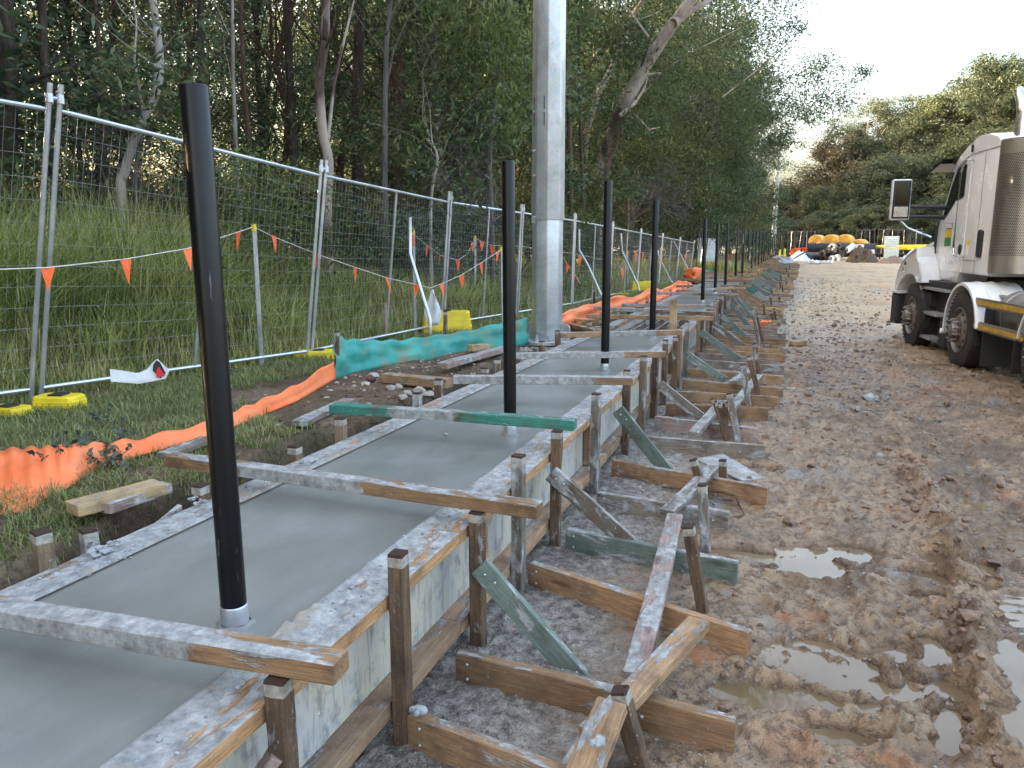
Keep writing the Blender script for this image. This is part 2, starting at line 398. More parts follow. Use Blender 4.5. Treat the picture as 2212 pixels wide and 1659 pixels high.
def mudmat():
    m = NT('wet site mud', .5, spec=.5); v = m.coord('World'); X, Y, Zc = m.sep(v)
    a = m.noise(v, .55, 5, .6, .3); b = m.noise(v, 3.2, 6, .65, .2); c = m.noise(v, 22, 5, .7); f = m.noise(v, 110, 3, .7)
    t = m.math('MULTIPLY_ADD', b, .55, m.math('MULTIPLY', a, .5))
    brown = m.ramp(t, [(.34, (.085, .048, .024)), (.45, (.18, .112, .062)), (.56, (.33, .228, .138)), (.68, (.30, .15, .07))])
    brown = m.mix(m.math('MULTIPLY', m.mask(c, .5, .58), .7), brown, (.085, .046, .025))
    brown = m.mix(m.math('MULTIPLY', m.mask(m.noise(v, 1.4, 5, .7, .5), .57, .66), .8), brown, (.23, .23, .225))
    brown = m.mix(m.math('MULTIPLY', m.mask(m.noise(v, 2.3, 5, .6), .60, .68), .75), brown, (.40, .17, .07))
    # grey gravel and spilt concrete beside the forms
    gr = m.ramp(m.math('MULTIPLY_ADD', c, .6, m.math('MULTIPLY', f, .4)), [(.38, (.065, .055, .045)), (.49, (.22, .19, .155)), (.61, (.43, .39, .33))])
    gx = m.math('MULTIPLY_ADD', b, .9, m.math('MULTIPLY_ADD', a, .5, X)); gx = m.math('MULTIPLY_ADD', m.math('MINIMUM', m.math('MAXIMUM', m.math('SUBTRACT', Y, 7.0), 0.0), 16.0), -.062, gx)
    gm = m.mask(m.math('MULTIPLY_ADD', gx, .25, .5), .60, .49)
    col = m.mix(gm, brown, gr)
    # far: trodden, drier pale tan clay
    fy = m.math('MULTIPLY_ADD', b, 9.0, m.math('MULTIPLY_ADD', X, .6, Y)); fm = m.mask(m.math('MULTIPLY', fy, .02), .33, .50)
    dry = m.ramp(t, [(.35, (.29, .19, .105)), (.5, (.47, .335, .205)), (.65, (.58, .44, .29))])
    dry = m.mix(m.math('MULTIPLY', m.mask(c, .52, .64), .5), dry, (.24, .17, .12))
    dry = m.mix(m.mask(m.noise(m.coord('World', (1, .6, 1)), .9, 5, .7), .56, .64), dry, (.36, .33, .29)); dry = m.mix(m.math('MULTIPLY', gm, .75), dry, (.27, .24, .20))
    col = m.mix(fm, col, dry)
    wet = m.math('MULTIPLY', m.mask(m.math('ADD', Zc, .5), .512, .486), m.math('LESS_THAN', Y, 13.0)); col = m.mix(m.math('MULTIPLY', wet, .45), col, (.06, .036, .02))
    m.set(Base_Color=col)
    ro = m.math('MULTIPLY_ADD', m.noise(v, 1.7, 5, .6), 1.7, -.42); ro = m.math('MAXIMUM', ro, .20)
    ro = m.math('MAXIMUM', ro, m.math('MULTIPLY', fm, .9)); ro = m.math('MAXIMUM', ro, m.math('MULTIPLY', gm, .62)); ro = m.math('MULTIPLY', ro, m.math('MULTIPLY_ADD', wet, -.6, 1.0)); m.set(Roughness=ro)
    m.bump(m.math('MULTIPLY_ADD', f, .5, c), 1.0, .022); return m.mat
M['mud'] = mudmat()
def soil():
    m = NT('bank soil', .9, spec=.2); v = m.coord('World'); b = m.noise(v, 2.5, 6, .65); c = m.noise(v, 35, 5, .7)
    t = m.math('MULTIPLY_ADD', c, .5, m.math('MULTIPLY', b, .5))
    col = m.ramp(t, [(.36, (.045, .030, .020)), (.5, (.115, .078, .052)), (.64, (.24, .175, .12))])
    col = m.mix(m.math('MULTIPLY', m.mask(m.noise(v, 1.1, 4), .48, .58), .4), col, (.05, .06, .02))
    m.set(Base_Color=col); m.bump(t, .9, .03); return m.mat
M['soil'] = soil()
def water():
    m = NT('muddy water', .03, spec=.5); v = m.coord('World')
    m.set(Base_Color=m.ramp(m.noise(v, 1.5, 3), [(.35, (.13, .088, .048)), (.65, (.21, .15, .085))]), IOR=1.33, Specular_IOR_Level=.9)
    m.bump(m.noise(v, 9, 2), .02, .01); return m.mat
M['water'] = water()
M['gravel'] = simple('gravel chips', (.22, .20, .18), .9, 0, .35, 12, .6)
M['stone'] = simple('pale stone', (.36, .31, .27), .85, 0, .3, 9, .6)
M['clod'] = simple('mud clod', (.20, .125, .08), .65, 0, .35, 14, .9)
M['white'] = simple('white truck paint', (.72, .73, .74), .25, 0, .04, 2, coat=.5)
M['glass'] = simple('dark window glass', (.012, .016, .018), .06, 0, .1)
M['tyre'] = simple('muddy tyre rubber', (.028, .025, .023), .8, 0, .35, 7, .5)
M['alloy'] = simple('dull alloy rim', (.27, .25, .23), .45, .7, .2, 10)
M['chrome'] = simple('worn chrome', (.6, .6, .6), .22, .95, .08)
M['rubber'] = simple('black plastic', (.018, .018, .02), .55, 0, .2)
M['tread'] = simple('alloy tread', (.42, .42, .42), .5, .6, .15)
M['redplast'] = simple('dusty red plastic', (.13, .055, .048), .8)
M['pvc'] = simple('grey pipe', (.30, .31, .32), .4)
def perf():
    m = NT('perforated steel', .35, .85); v = m.coord('Object'); X, Yv, Zv = m.sep(v)
    ang = m.math('ARCTAN2', m.math('SUBTRACT', Yv, -.55), m.math('SUBTRACT', X, -.05)); u = m.math('MULTIPLY', ang, .33)
    cb = m.n('ShaderNodeCombineXYZ'); m.L(u, cb.inputs[0]); m.L(Zv, cb.inputs[1])
    sc = 1 / .022; row = m.math('FLOOR', m.math('MULTIPLY', Zv, sc / .866)); half = m.math('MULTIPLY', m.math('MODULO', row, 2.0), .5)
    fx = m.math('SUBTRACT', m.math('FRACT', m.math('ADD', m.math('MULTIPLY', u, sc), half)), .5); fy = m.math('MULTIPLY', m.math('SUBTRACT', m.math('FRACT', m.math('MULTIPLY', Zv, sc / .866)), .5), .866)
    d = m.math('ADD', m.math('MULTIPLY', fx, fx), m.math('MULTIPLY', fy, fy)); hole = m.math('LESS_THAN', d, .105)
    zone = m.math('MULTIPLY', m.math('GREATER_THAN', Zv, 1.52), m.math('LESS_THAN', Zv, 2.80)); hole = m.math('MULTIPLY', hole, zone)
    n = m.noise(m.coord('Object', (1, 1, .3)), 6, 5, .6)
    c = m.ramp(n, [(.3, (.32, .30, .27)), (.7, (.56, .54, .50))]); m.set(Base_Color=m.mix(hole, c, (.01, .01, .01)), Metallic=m.math('SUBTRACT', .85, m.math('MULTIPLY', hole, .85)))
    return m.mat
M['perf'] = perf()
M['mirror'] = simple('mirror glass', (.10, .105, .11), .05, 1.0, .02)

# ================================================================== GROUND
def base_z(X, Y):                             # haul road: level near the forms, rising gently far away
    return np.maximum(0, Y - 14) * .0135
PUD = [(1770,1205,.17,.12),(1830,1190,.10,.07),(1650,1200,.16,.05),(1560,1190,.10,.04),(1720,1235,.13,.05),(1850,1235,.08,.05),(2055,1215,.10,.07),(2075,1262,.08,.06),(1990,1240,.09,.04),(2010,1290,.06,.03),
       (1790,1425,.22,.13),(1860,1470,.18,.10),(1720,1500,.17,.06),(1610,1500,.12,.05),(1935,1400,.09,.06),(1945,1475,.10,.06),(1900,1530,.10,.06),(1830,1590,.10,.05),
       (2040,1420,.09,.10),(2060,1490,.07,.08),(2070,1560,.07,.10),(2060,1610,.06,.05),(2000,1380,.07,.04),
       (2190,1440,.10,.22),(2185,1560,.09,.16),(1840,860,.25,.10),(1800,800,.3,.1),(1870,885,.16,.06),(1620,1010,.16,.06),(1930,960,.14,.05),(1760,780,.25,.1)]
PUD = [(Zp(a, b, 0), c * (1.35 if b > 1300 or b < 1100 else 1.7), d * (1.4 if b > 1300 or b < 1100 else 1.9)) for a, b, c, d in PUD]
WL = -.020
def mud_h(X, Y, fine=True):
    n1 = fbm(X, Y, .9, 4, 3); n2 = fbm(X, Y, .26, 4, 11); n3 = fbm(X, Y, .075, 4, 21)
    wx = X + .12 * fbm(X, Y, .5, 3, 31); wy = Y + .12 * fbm(X, Y, .5, 3, 37)
    clod = (1 - np.abs(fbm(wx, wy, .16, 3, 41))) ** 5
    rgt = sstep(-.35, .25, X) * (1 - .55 * sstep(14, 24, Y))
    h = .014 + .014 * n1 + rgt * (.024 * n2 + .030 * (clod - .35) + .022 * np.abs(fbm(wx, wy, .05, 3, 43))) + .015 * n3 * (.6 + .9 * rgt)
    h += (1 - rgt) * (.015 * fbm(X, Y, .035, 3, 51) + .004 * n2)
    # churned ridge between wheel tracks
    rx = .80 + .05 * np.sin(Y * 1.7) + .05 * (Y - 2.4)
    near = sstep(9, 5, Y)
    h += .075 * np.exp(-((X - rx) / .085) ** 2) * (.5 + .9 * np.clip(fbm(X, Y, .09, 3, 61) + .4, 0, 1.4)) * near * sstep(.9, 1.6, Y)
    rx2 = .42 + .07 * np.sin(Y * 2.1 + 1)
    h += .035 * np.exp(-((X - rx2) / .07) ** 2) * np.clip(fbm(X, Y, .11, 3, 63) + .5, 0, 1.3) * near
    # wheel tracks with cleat marks
    tx = X - rx - .30
    tr = sstep(.24, .15, np.abs(tx)) * sstep(9.5, 7, Y)
    bars = np.sin((Y + .10 * np.abs(tx) + .02 * n2) * 2 * np.pi / .085)
    h += tr * (-.028 + .013 * np.clip(bars * 1.4, -1, 1))
    tx2 = X - (rx2 - .30)
    tr2 = sstep(.22, .12, np.abs(tx2)) * sstep(8, 5, Y)
    arc = np.sin((Y - 1.6 * tx2 ** 2 + .03 * n1) * 2 * np.pi / .34)
    h += tr2 * (-.008 + .020 * np.clip(arc - .35, 0, 1))
    # far wheel ruts up the road
    for c_, a_ in ((.9, .02), (2.9, .018), (3.9, .02)):
        h += -a_ * np.exp(-((X - c_ - .25 * np.sin(Y * .25)) / .22) ** 2) * sstep(7, 10, Y)
        h += a_ * np.exp(-((X - c_ - .34 - .25 * np.sin(Y * .25)) / .12) ** 2) * np.clip(fbm(X, Y, .3, 3, 71) + .3, 0, 1) * sstep(7, 10, Y)
    h = np.where(h < -.004, -.004 + (h + .004) * .3, h)
    pit = np.zeros_like(h)
    for c, a, b in PUD:
        d = ((X - c.x) / a) ** 2 + ((Y - c.y) / b) ** 2
        pit = np.maximum(pit, np.exp(-d))
    pit = pit + .30 * n2 * (pit > .05)
    h = h - .085 * sstep(.26, .70, pit) * (1 - .45 * np.clip(clod, 0, 1))
    h += tr * -.012
    return h
def grid(X, Y, Z, name, mat):
    r, c = X.shape; V = np.stack([X.ravel(), Y.ravel(), Z.ravel()], 1)
    i = np.arange(r * c).reshape(r, c)
    F = np.stack([i[:-1, :-1].ravel(), i[:-1, 1:].ravel(), i[1:, 1:].ravel(), i[1:, :-1].ravel()], 1)
    return npmesh(name, V, F, mat, True)
rows = np.geomspace(.55, 66, 1000); s = np.linspace(0, 1, 640) ** 1.12
Yg, Sg = np.meshgrid(rows, s, indexing='ij')
Xg = -1.62 + np.minimum(Yg * .0235, 1.0) * (Yg > 20) * 0 + Sg * (Yg * .62 + 3.4)
tag(grid(Xg, Yg, mud_h(Xg, Yg) + base_z(Xg, Yg), 'mud_ground', M['mud']), kind='structure')
# wider ground sheet out to the horizon, a little below
xs = np.concatenate([-np.geomspace(600, 3, 60), np.linspace(-2.5, 8, 24), np.geomspace(9, 600, 60)])
ys = np.concatenate([-np.geomspace(300, 1, 30), np.linspace(0, 70, 110), np.geomspace(72, 1500, 60)])
Yc, Xc = np.meshgrid(ys, xs, indexing='ij')
zc = np.minimum(base_z(Xc, Yc), .70) - .11 + .03 * fbm(Xc, Yc, 3, 3, 5) + np.where(Xc < -2.5, sstep(16, 60, Yc) * .0, 0)
tag(grid(Xc, Yc, zc, 'ground', M['mud']), kind='structure')
# puddle water in the hollows
mb = MB(); mb.add([(-.6, .5, WL), (3.6, .5, WL), (4.2, 10.5, WL), (-.6, 10.5, WL)], [(0, 1, 2, 3)])
tag(mb.build('puddle_water', M['water']), kind='structure')
# grassy bank on the left with a cut edge beside the forms
def bank_edge(Y): return -2.52 - .06 * np.sin(Y * 2.3) - .04 * np.sin(Y * 5.1 + 1) - .10 * sstep(2.4, 1.6, Y)
def bank_z(X, Y):
    X = np.asarray(X, float); Y = np.asarray(Y, float)
    e = bank_edge(Y) + cx(0)
    cxx = np.maximum(0, .0235 * (Y - 20))
    top = .50 + .035 * fbm(X, Y, .8, 4, 81) + .02 * fbm(X, Y, .15, 3, 85) + sstep(-5.2, -12, X) * .25 + np.maximum(0, Y - 25) * .004
    k = sstep(0, .16, (e + cxx) - X + .05 * fbm(X, Y, .12, 3, 88))
    return .08 + (top - .08) * k
rowb = np.geomspace(.8, 90, 520); sb = np.linspace(0, 1, 380) ** 1.7
Yb, Sb = np.meshgrid(rowb, sb, indexing='ij'); Xb = -2.38 + np.maximum(0, .0235 * (Yb - 20)) - Sb * (Yb * .9 + 14)
tag(grid(Xb[:, ::-1], Yb[:, ::-1], bank_z(Xb, Yb)[:, ::-1], 'grass_bank', M['soil']), kind='structure')

# ================================================================== SLAB AND FORMS
def strip(mb, a, b, z0, z1, Y0, Y1, step=1.5):
    n = max(1, int(math.ceil((Y1 - Y0) / step))); vs = []
    for i in range(n + 1):
        Y = Y0 + (Y1 - Y0) * i / n; k = cx(Y); q = sz(Y) - .52
        vs += [(a + k, Y, z0 + q), (b + k, Y, z0 + q), (b + k, Y, z1 + q), (a + k, Y, z1 + q)]
    fs = [(0, 3, 2, 1), (4*n, 4*n+1, 4*n+2, 4*n+3)]
    for i in range(n):
        for j in range(4): fs.append((4*i+j, 4*i+(j+1) % 4, 4*i+4+(j+1) % 4, 4*i+4+j))
    mb.add(vs, fs)
T0, T1 = 9.85, 13.45
slabs = []
for nm, a, b, lab in (('near', .25, T0, 'freshly trowelled grey concrete strip running from the camera to the open reinforcing gap'),
                      ('far', T1, 66, 'far stretch of wet grey concrete strip beyond the open reinforcing gap')):
    mb = MB(); strip(mb, -2.20, -1.325, .04, .52, a, b, 3)
    o = mb.build('concrete_slab', M['concrete']); tag(o, lab, 'concrete slab', 'poured concrete strips'); slabs.append(o)
def spill(parent, x0, x1, Y0, Y1, seed, slope, bias):
    ny = int((Y1 - Y0) / .014); ny = min(ny, 900); nx = 26
    yy = np.geomspace(Y0, Y1, ny); xx = np.linspace(x0, x1, nx); Yq, Xq = np.meshgrid(yy, xx, indexing='ij')
    u = (Xq - x0) / (x1 - x0)
    f = fbm(Xq, Yq, .22, 4, seed) * .9 + fbm(Xq, Yq, .03, 3, seed + 7) * .5
    edge = (u if slope > 0 else 1 - u)        # 1 at the slab side
    h = .528 + .012 * (f + bias + 1.5 * (edge - .5)) ; h = np.where(edge > .93, np.minimum(h, .5285), h)
    h = np.maximum(h, .515); h += np.where(f > .55, (f - .55) * .03, 0)
    g = grid(Xq, Yq, h, 'spilt_concrete', M['spill']); g.parent = parent
def spillmat():
    m = NT('dried concrete smear', .85, spec=.2); v = m.coord('World'); n = m.noise(v, 14, 6, .7); f = m.noise(v, 90, 3, .7)
    c = m.ramp(n, [(.3, (.15, .15, .145)), (.5, (.30, .302, .295)), (.7, (.47, .47, .46))]); c = m.mix(m.mask(f, .6, .7), c, (.25, .25, .25))
    c = m.mix(m.math('MULTIPLY', m.mask(m.noise(v, 5, 5, .6), .54, .62), .6), c, (.30, .24, .17))
    m.set(Base_Color=c); m.bump(m.math('MULTIPLY_ADD', f, .5, n), .9, .008); return m.mat
M['spill'] = spillmat()
spill(slabs[0], -1.19, -1.335, .9, T0, 5, 1, -.12); spill(slabs[0], -2.345, -2.19, .9, T0, 9, 1, .02)
def form(name, label, xo, xi, side):
    root = empty(name, (0, 0, 0)); tag(root, label, 'formwork', 'timber forms along the slab')
    cuts = [.25, 2.62, 5.3, 8.1, 11.2, 14.5, 22, 34, 66]
    for i in range(len(cuts) - 1):
        a, b = cuts[i] + .003, cuts[i + 1] - .003; mid = (a + b) / 2
        mb = MB(); strip(mb, min(xo, xi), max(xo, xi), .478, .528, a, b)
        o = mb.build('top_plate', M['plate'], root, bev=.003 if a < 12 else 0)
        o.data.transform(Matrix.Rotation(R(-90), 4, 'Z')); o.rotation_euler.z = R(90)
        mb = MB()
        if side > 0:
            strip(mb, -1.28, -1.145, .095, .152, a, b)
            o = mb.build('bottom_plate', M['plate_low'], root, bev=.003 if a < 12 else 0)
            o.data.transform(Matrix.Rotation(R(-90), 4, 'Z')); o.rotation_euler.z = R(90)
    pc = [.25, 1.2, 2.35, 3.55, 4.75, 5.95, 7.2, 8.4, 9.6, 10.8, 12, 13.2, 14.4, 20, 30, 45, 66]
    for a, b in zip(pc[:-1], pc[1:]):
        mb = MB()
        if side > 0: strip(mb, -1.318, -1.232, .156, .475, a + .002, b - .002)
        else: strip(mb, -2.24, -2.203, .06, .475, a + .002, b - .002)
        mb.build('plywood_panel', M['ply'], root)
    if side > 0:
        for y in (3.0, 4.95, 6.3, 7.7, 9.0, 10.4, 12.2, 14.4, 16.3, 18.5):
            mb = MB(); mb.bar((-1.205, y, .157), (-1.205, y, .472), .05, .045, (1, 0, 0)); mb.build('stud', M['pine'], root, bev=.002)
    return root
form('right_form', 'long timber and plywood form on the mud side, braced by stakes', -1.145, -1.322, 1).name = 'formwork'
form('formwork', 'plank form on the grass side of the slab, caked with concrete', -2.36, -2.203, -1)

# open stretch: reinforcing cage and pipe stubs
root = empty('reinforcing_cage', (-1.76, T0, .3)); tag(root, 'open trench section showing steel reinforcing bars between the two concrete pours', 'rebar cage')
def par(o, r):
    o.parent = r; o.matrix_parent_inverse = Matrix.Translation(r.location).inverted() if r.rotation_euler.z == 0 else r.matrix_world.inverted(); return o
for i, x in enumerate((-2.08, -1.92, -1.76, -1.6, -1.44)):
    mb = MB(); mb.tube([(x, T0 - .05, .42 + .01 * (i % 2)), (x + .01, 11.6, .415), (x, T1 + .05, .42)], .007, 6); par(mb.build('long_bar', M['wire'], None, True), root)
for i in range(17):
    y = T0 + .14 + i * .205; mb = MB(); mb.tube([(-2.18, y, .405), (-1.75, y + .02 * math.sin(i), .40), (-1.34, y + .015, .405)], .007, 6); par(mb.build('cross_bar', M['rust'], None, True), root)
for k, (x, y) in enumerate(((-2.02, 12.2), (-1.78, 12.6), (-1.55, 12.0), (-1.5, 11.0), (-2.0, 13.0))):
    mb = MB(); mb.tube([(x, y, .05), (x, y, .52)], .045, 16)
    tag(mb.build('pipe_stub', M['pvc'], None, True), 'upright grey pipe stub in the open trench, %s from the camera' % ordn([2, 3, 1, 0, 4][k]), 'pipe', 'pipe stubs in the trench')

# ================================================================== TIMBER PIECES
def timber(name, p0, p1, w, h, mat, up=(0, 0, 1), ch=.003, seg=6, jit=.0015, parent=None, far=False):
    """sawn board with its origin at one end; local X runs along the grain"""
    Mx, L = frame(p0, p1, up); mb = MB()
    if far:
        mb.box(0, L, -w/2, w/2, -h/2, h/2)
    else:
        q = [(-w/2 + ch, -h/2), (w/2 - ch, -h/2), (w/2, -h/2 + ch), (w/2, h/2 - ch), (w/2 - ch, h/2), (-w/2 + ch, h/2), (-w/2, h/2 - ch), (-w/2, -h/2 + ch)]
        vs = []; bx = rnd.uniform(-1, 1) * .004 * L; bz = rnd.uniform(-1, 1) * .003 * L
        for i in range(seg + 1):
            t = i / seg; k = .93 if i in (0, seg) else 1
            xx = L * t
            for (a, b) in q:
                vs.append((xx + (rnd.uniform(-1, 1) * .002 if i in (0, seg) else 0), a * k + bx * math.sin(math.pi * t) + rnd.uniform(-1, 1) * jit, b * k + bz * math.sin(math.pi * t) + rnd.uniform(-1, 1) * jit))
            if i == 0:
                vs2 = [(.005 + v[0], v[1] / k, v[2] / k) for v in vs[-8:]]; vs += vs2
            if i == seg:
                last = vs[-8:]; vs[-8:] = [(v[0] - .005, v[1] / k, v[2] / k) for v in last]; vs += last
        R_ = len(vs) // 8; fs = [tuple(range(7, -1, -1)), tuple((R_ - 1) * 8 + j for j in range(8))]
        for i in range(R_ - 1):
            for j in range(8): fs.append((i*8+j, i*8+(j+1) % 8, (i+1)*8+(j+1) % 8, (i+1)*8+j))
        mb.add(vs, fs)
    o = mb.build(name, mat, None); o.matrix_world = Mx
    if not far: o.data.set_sharp_from_angle(angle=R(25)); o.data.polygons.foreach_set('use_smooth', [True] * len(o.data.polygons))
    if parent: par(o, parent)
    return o
def nails(o, pts):                            # bolt/screw heads driven into a board (children, local coordinates)
    for p, d in pts:
        mb = MB(); Mx, _ = frame(p, Vector(p) + Vector(d) * .01); mb.lathe([(0.0001, .006), (.004, .0055), (.006, .003), (.0065, 0)], 10, Mx @ Matrix.Rotation(R(90), 4, 'Y'))
        mb.build('screw_head', M['galv'], o, 'all')

def stake_top(x, yb, X=None):                 # where a stake meets the ground
    return Zp(x, yb, 0)
# -- tall stakes against the right form: (x, bottom y, top z, beam?, material)
RS = [((-1.105, 1.40), .602, 'hard'), (Zp(860,1615,0), .676, 'hard'), (Zp(997,1400,0), .592, 'hard'), (Zp(1125,1290,0), .69, 'hard_grey'), (Zp(1207,1185,0), .66, 'hard'),
      (Zp(1277,1070,0), .69, 'hard_grey'), (Zp(1341,985,0), .685, 'hard'), (Zp(1373,940,0), .70, 'hard_pale'), (Zp(1409,905,0), .646, 'hard'), (Zp(1432,878,0), .69, 'hard'), (Zp(1459,851,0), .64, 'hard'),
      (Zp(1471,838,0), .70, 'hard_pale'), (Zp(1489,815,0), .70, 'hard_grey'), (Zp(1509,782,0), .65, 'hard_pale'), (Zp(1519,772,0), .65, 'hard')]
ys_ = [12.3, 12.9, 13.6]; y = 14.1
while y < 56: ys_.append(y); y += rnd.choice([.38, .55, .62, .75]) * (1 if y < 30 else 1.5)
for y in ys_: RS.append(((-1.115 + cx(y), y), rnd.choice([.64, .65, .69, .70]) + sz(y) - .52, rnd.choice(['hard', 'hard', 'hard_grey', 'hard_pale'])))
cd = {'hard': 'dark brown', 'hard_grey': 'concrete-stained', 'hard_pale': 'pale brown'}
for i, (p, zt, mt) in enumerate(RS):
    px, py = p[0], p[1]; px = px - .0 if py > 12 else max(px, -1.125) ; px = -1.112 + cx(py) + rnd.uniform(-.004, .006)
    b = (px + rnd.uniform(-.006, .006), py + .03, -.06 + float(base_z(0, py))); t = (px, py + .03 + rnd.uniform(-.008, .008), zt)
    far = py > 16; a = rnd.uniform(-6, 6)
    o = timber('stake', t, b, .055, .055, M[mt], (math.sin(R(a)), math.cos(R(a)), 0), far=far, ch=.004, jit=.0012)
    tag(o, '%s square timber stake upright against the right form, %s from the camera' % (cd[mt], ordn(i)), 'stake', 'stakes along the right form')
    if py < 7: nails(o, [((.12, rnd.uniform(-.01, .01), .028), (0, 0, 1)), ((.2, .028, rnd.uniform(-.01, .01)), (0, 1, 0)), ((.45, .028, 0.005), (0, 1, 0))])
# -- stakes on the grass side
LS = [((-2.385, 1.83), .665), ((-2.39, 2.02), .60), ((-2.385, 2.60), .60), ((-2.385, 3.3), .60), ((-2.385, 3.75), .655), ((-2.39, 4.75), .62), ((-2.39, 5.1), .66), ((-2.39, 6.05), .60), ((-2.39, 6.35), .64),
      ((-2.39, 7.1), .66), ((-2.39, 7.7), .64), ((-2.39, 8.3), .69), ((-2.39, 9.8), .65), ((-2.39, 10.9), .65), ((-2.39, 11.6), .64), ((-2.39, 13.2), .66), ((-2.39, 14.3), .66)]
y = 15.0
while y < 44: LS.append(((-2.39 + cx(y), y), rnd.choice([.60, .64, .66]) + sz(y) - .52)); y += rnd.uniform(.7, 1.3)
for i, ((px, py), zt) in enumerate(LS):
    mt = ['hard_pale', 'hard_grey', 'hard', 'hard'][i % 4]; a = rnd.uniform(15, 30) if i < 2 else rnd.uniform(-8, 8)
    o = timber('stake', (px, py, zt), (px + .01, py, .0), .058, .055, M[mt], (math.sin(R(a)), math.cos(R(a)), 0), far=py > 14, ch=.004)
    tag(o, 'stubby timber stake on the grass side of the slab, %s from the camera' % ordn(i), 'stake', 'stakes along the left form')
# -- crossbeams over the slab: top-face centre line ends
BM = [((0 - 260, 1262), (736, 1422), .655, 'beam', 'concrete-caked crossbeam with a cleaner orange end, closest to the camera'),
      ((365, 981), (1166, 1089), .645, 'beam', 'grey smeared crossbeam with a sawn pine end behind the first black post'),
      ((717, 873), (1243, 908), .70, 'teal', 'teal-green painted crossbeam over the wet concrete'),
      ((980, 812), (1366, 815), .73, 'beam_g', 'weathered crossbeam just behind the teal-green one'),
      ((1112, 763), (1436, 759), .69, 'beam_g', 'muddy crossbeam in front of the third black post base'),
      ((1210, 719), (1470, 713), .70, 'beam', 'crossbeam with grey mortar patches just before the open reinforcing gap'),
      ((1267, 679), (1542, 684), .70, 'pine', 'brown crossbeam over the open reinforcing gap, nearer of three'),
      ((1285, 662), (1544, 674), .72, 'beam_g', 'greyish crossbeam over the open reinforcing gap, middle of three'),
      ((1343, 656), (1548, 659), .71, 'pink', 'pinkish crossbeam over the open reinforcing gap, farthest of three'),
      ((1392, 630), (1596, 635), .71, 'beam_g', None), ((1463, 626), (1609, 620), .72, 'beam', None), ((1456, 616), (1622, 615), .71, 'beam', None), ((1467, 605), (1620, 605), .70, 'pine', None)]
nb = 0
for i, (a, b, z, mt, lab) in enumerate(BM):
    p0 = Zp(*a, z); p1 = Zp(*b, z); p0.z = p1.z = z - .024
    w_ = .078 if i < 9 else .07
    o = timber('crossbeam', p0, p1, w_, .055 if i < 9 else .048, M[mt], seg=8)
    tag(o, lab or 'crossbeam over the concrete beyond the reinforcing gap, %s past the gap' % ordn(i - 9), 'timber beam', 'crossbeams over the slab')
y = 21.6; k = 4
while y < 58:
    t = rnd.uniform(-.25, .25); z = .69 + sz(y) - .52; L0 = rnd.uniform(-2.75, -2.35); L1 = rnd.uniform(-.95, -.8)
    o = timber('crossbeam', (L0 + cx(y), y - t, z), (L1 + cx(y), y + t, z + rnd.uniform(-.02, .02)), .075, .05, M[rnd.choice(['pine', 'beam', 'beam_g', 'pine'])], far=True)
    tag(o, 'crossbeam over the concrete beyond the reinforcing gap, %s past the gap' % ordn(k), 'timber beam', 'crossbeams over the slab'); k += 1
    y += rnd.uniform(.8, 1.5) * (1 if y < 35 else 1.6)
# upright offcut nailed to a beam
tag(timber('upright_board', Xp(1455, 716, -1.28) * 1.0 if False else (Yp(1454, 716, 9.2)), Yp(1455, 648, 9.2), .085, .03, M['blond'], (0, -1, 0)), 'pale board standing upright on the crossbeam before the open gap', 'board')
# -- rails on the ground: top edge ends
RL = [((888,1537), (1300,1692), 'pine_wet', 'orange brown'), ((970,1402), (1590,1553), 'pine_wet', 'long orange brown'), ((1146,1212), (1620,1363), 'pine_wet', 'reddish pine'),
      ((1225,1140), (1595,1213), 'green', 'dark green'), ((1291,1062), (1575,1104), 'pine_grey', 'pale weathered'), ((1320,992), (1660,1052), 'pine_wet', 'bright orange'),
      ((1398,942), (1653,961), 'pine_grey', 'grey caked'), ((1416,898), (1638,925), 'pink', 'pinkish'), ((1439,871), (1660,881), 'pine_wet', 'brown'), ((1461,845), (1682,857), 'pine', 'tan'),
      ((1475,819), (1692,838), 'pine', 'tan'), ((1485,795), (1692,812), 'pine', 'tan'), ((1500,775), (1694,790), 'pine_grey', 'grey')]
for i, (a, b, mt, cdn) in enumerate(RL):
    p0 = Zp(*a, .125); p1 = Zp(*b, .125); p0.x = max(p0.x, -1.085); p0.z = p1.z = .062
    o = timber('brace_rail', p0, p1, .044, .125, M[mt], seg=8, jit=.002)
    tag(o, '%s timber rail on edge across the gravel, %s from the camera' % (cdn, ordn(i)), 'timber rail', 'rails bracing the right form')
    if i < 8: nails(o, [((.05, -.022, .03), (0, -1, 0)), ((.05, -.022, -.03), (0, -1, 0)), ((.72, -.022, .0), (0, -1, 0))])
y = 10.9; i = len(RL)
while y < 50:
    mt = rnd.choice(['pine', 'blond', 'pine_wet', 'pine_grey', 'pink', 'pine']); zb = float(base_z(0, y))
    e = -.04 + cx(y) + rnd.uniform(-.12, .12) + (.12 if y > 20 else 0)
    o = timber('brace_rail', (-1.08 + cx(y), y, .07 + zb + rnd.uniform(0, .05)), (e, y + rnd.uniform(-.12, .06), .06 + zb), .042, .125, M[mt], far=True)
    tag(o, 'timber rail on edge across the gravel, %s from the camera' % ordn(i), 'timber rail', 'rails bracing the right form'); i += 1
    y += rnd.uniform(.34, .58) * (1 if y < 25 else 1.5)
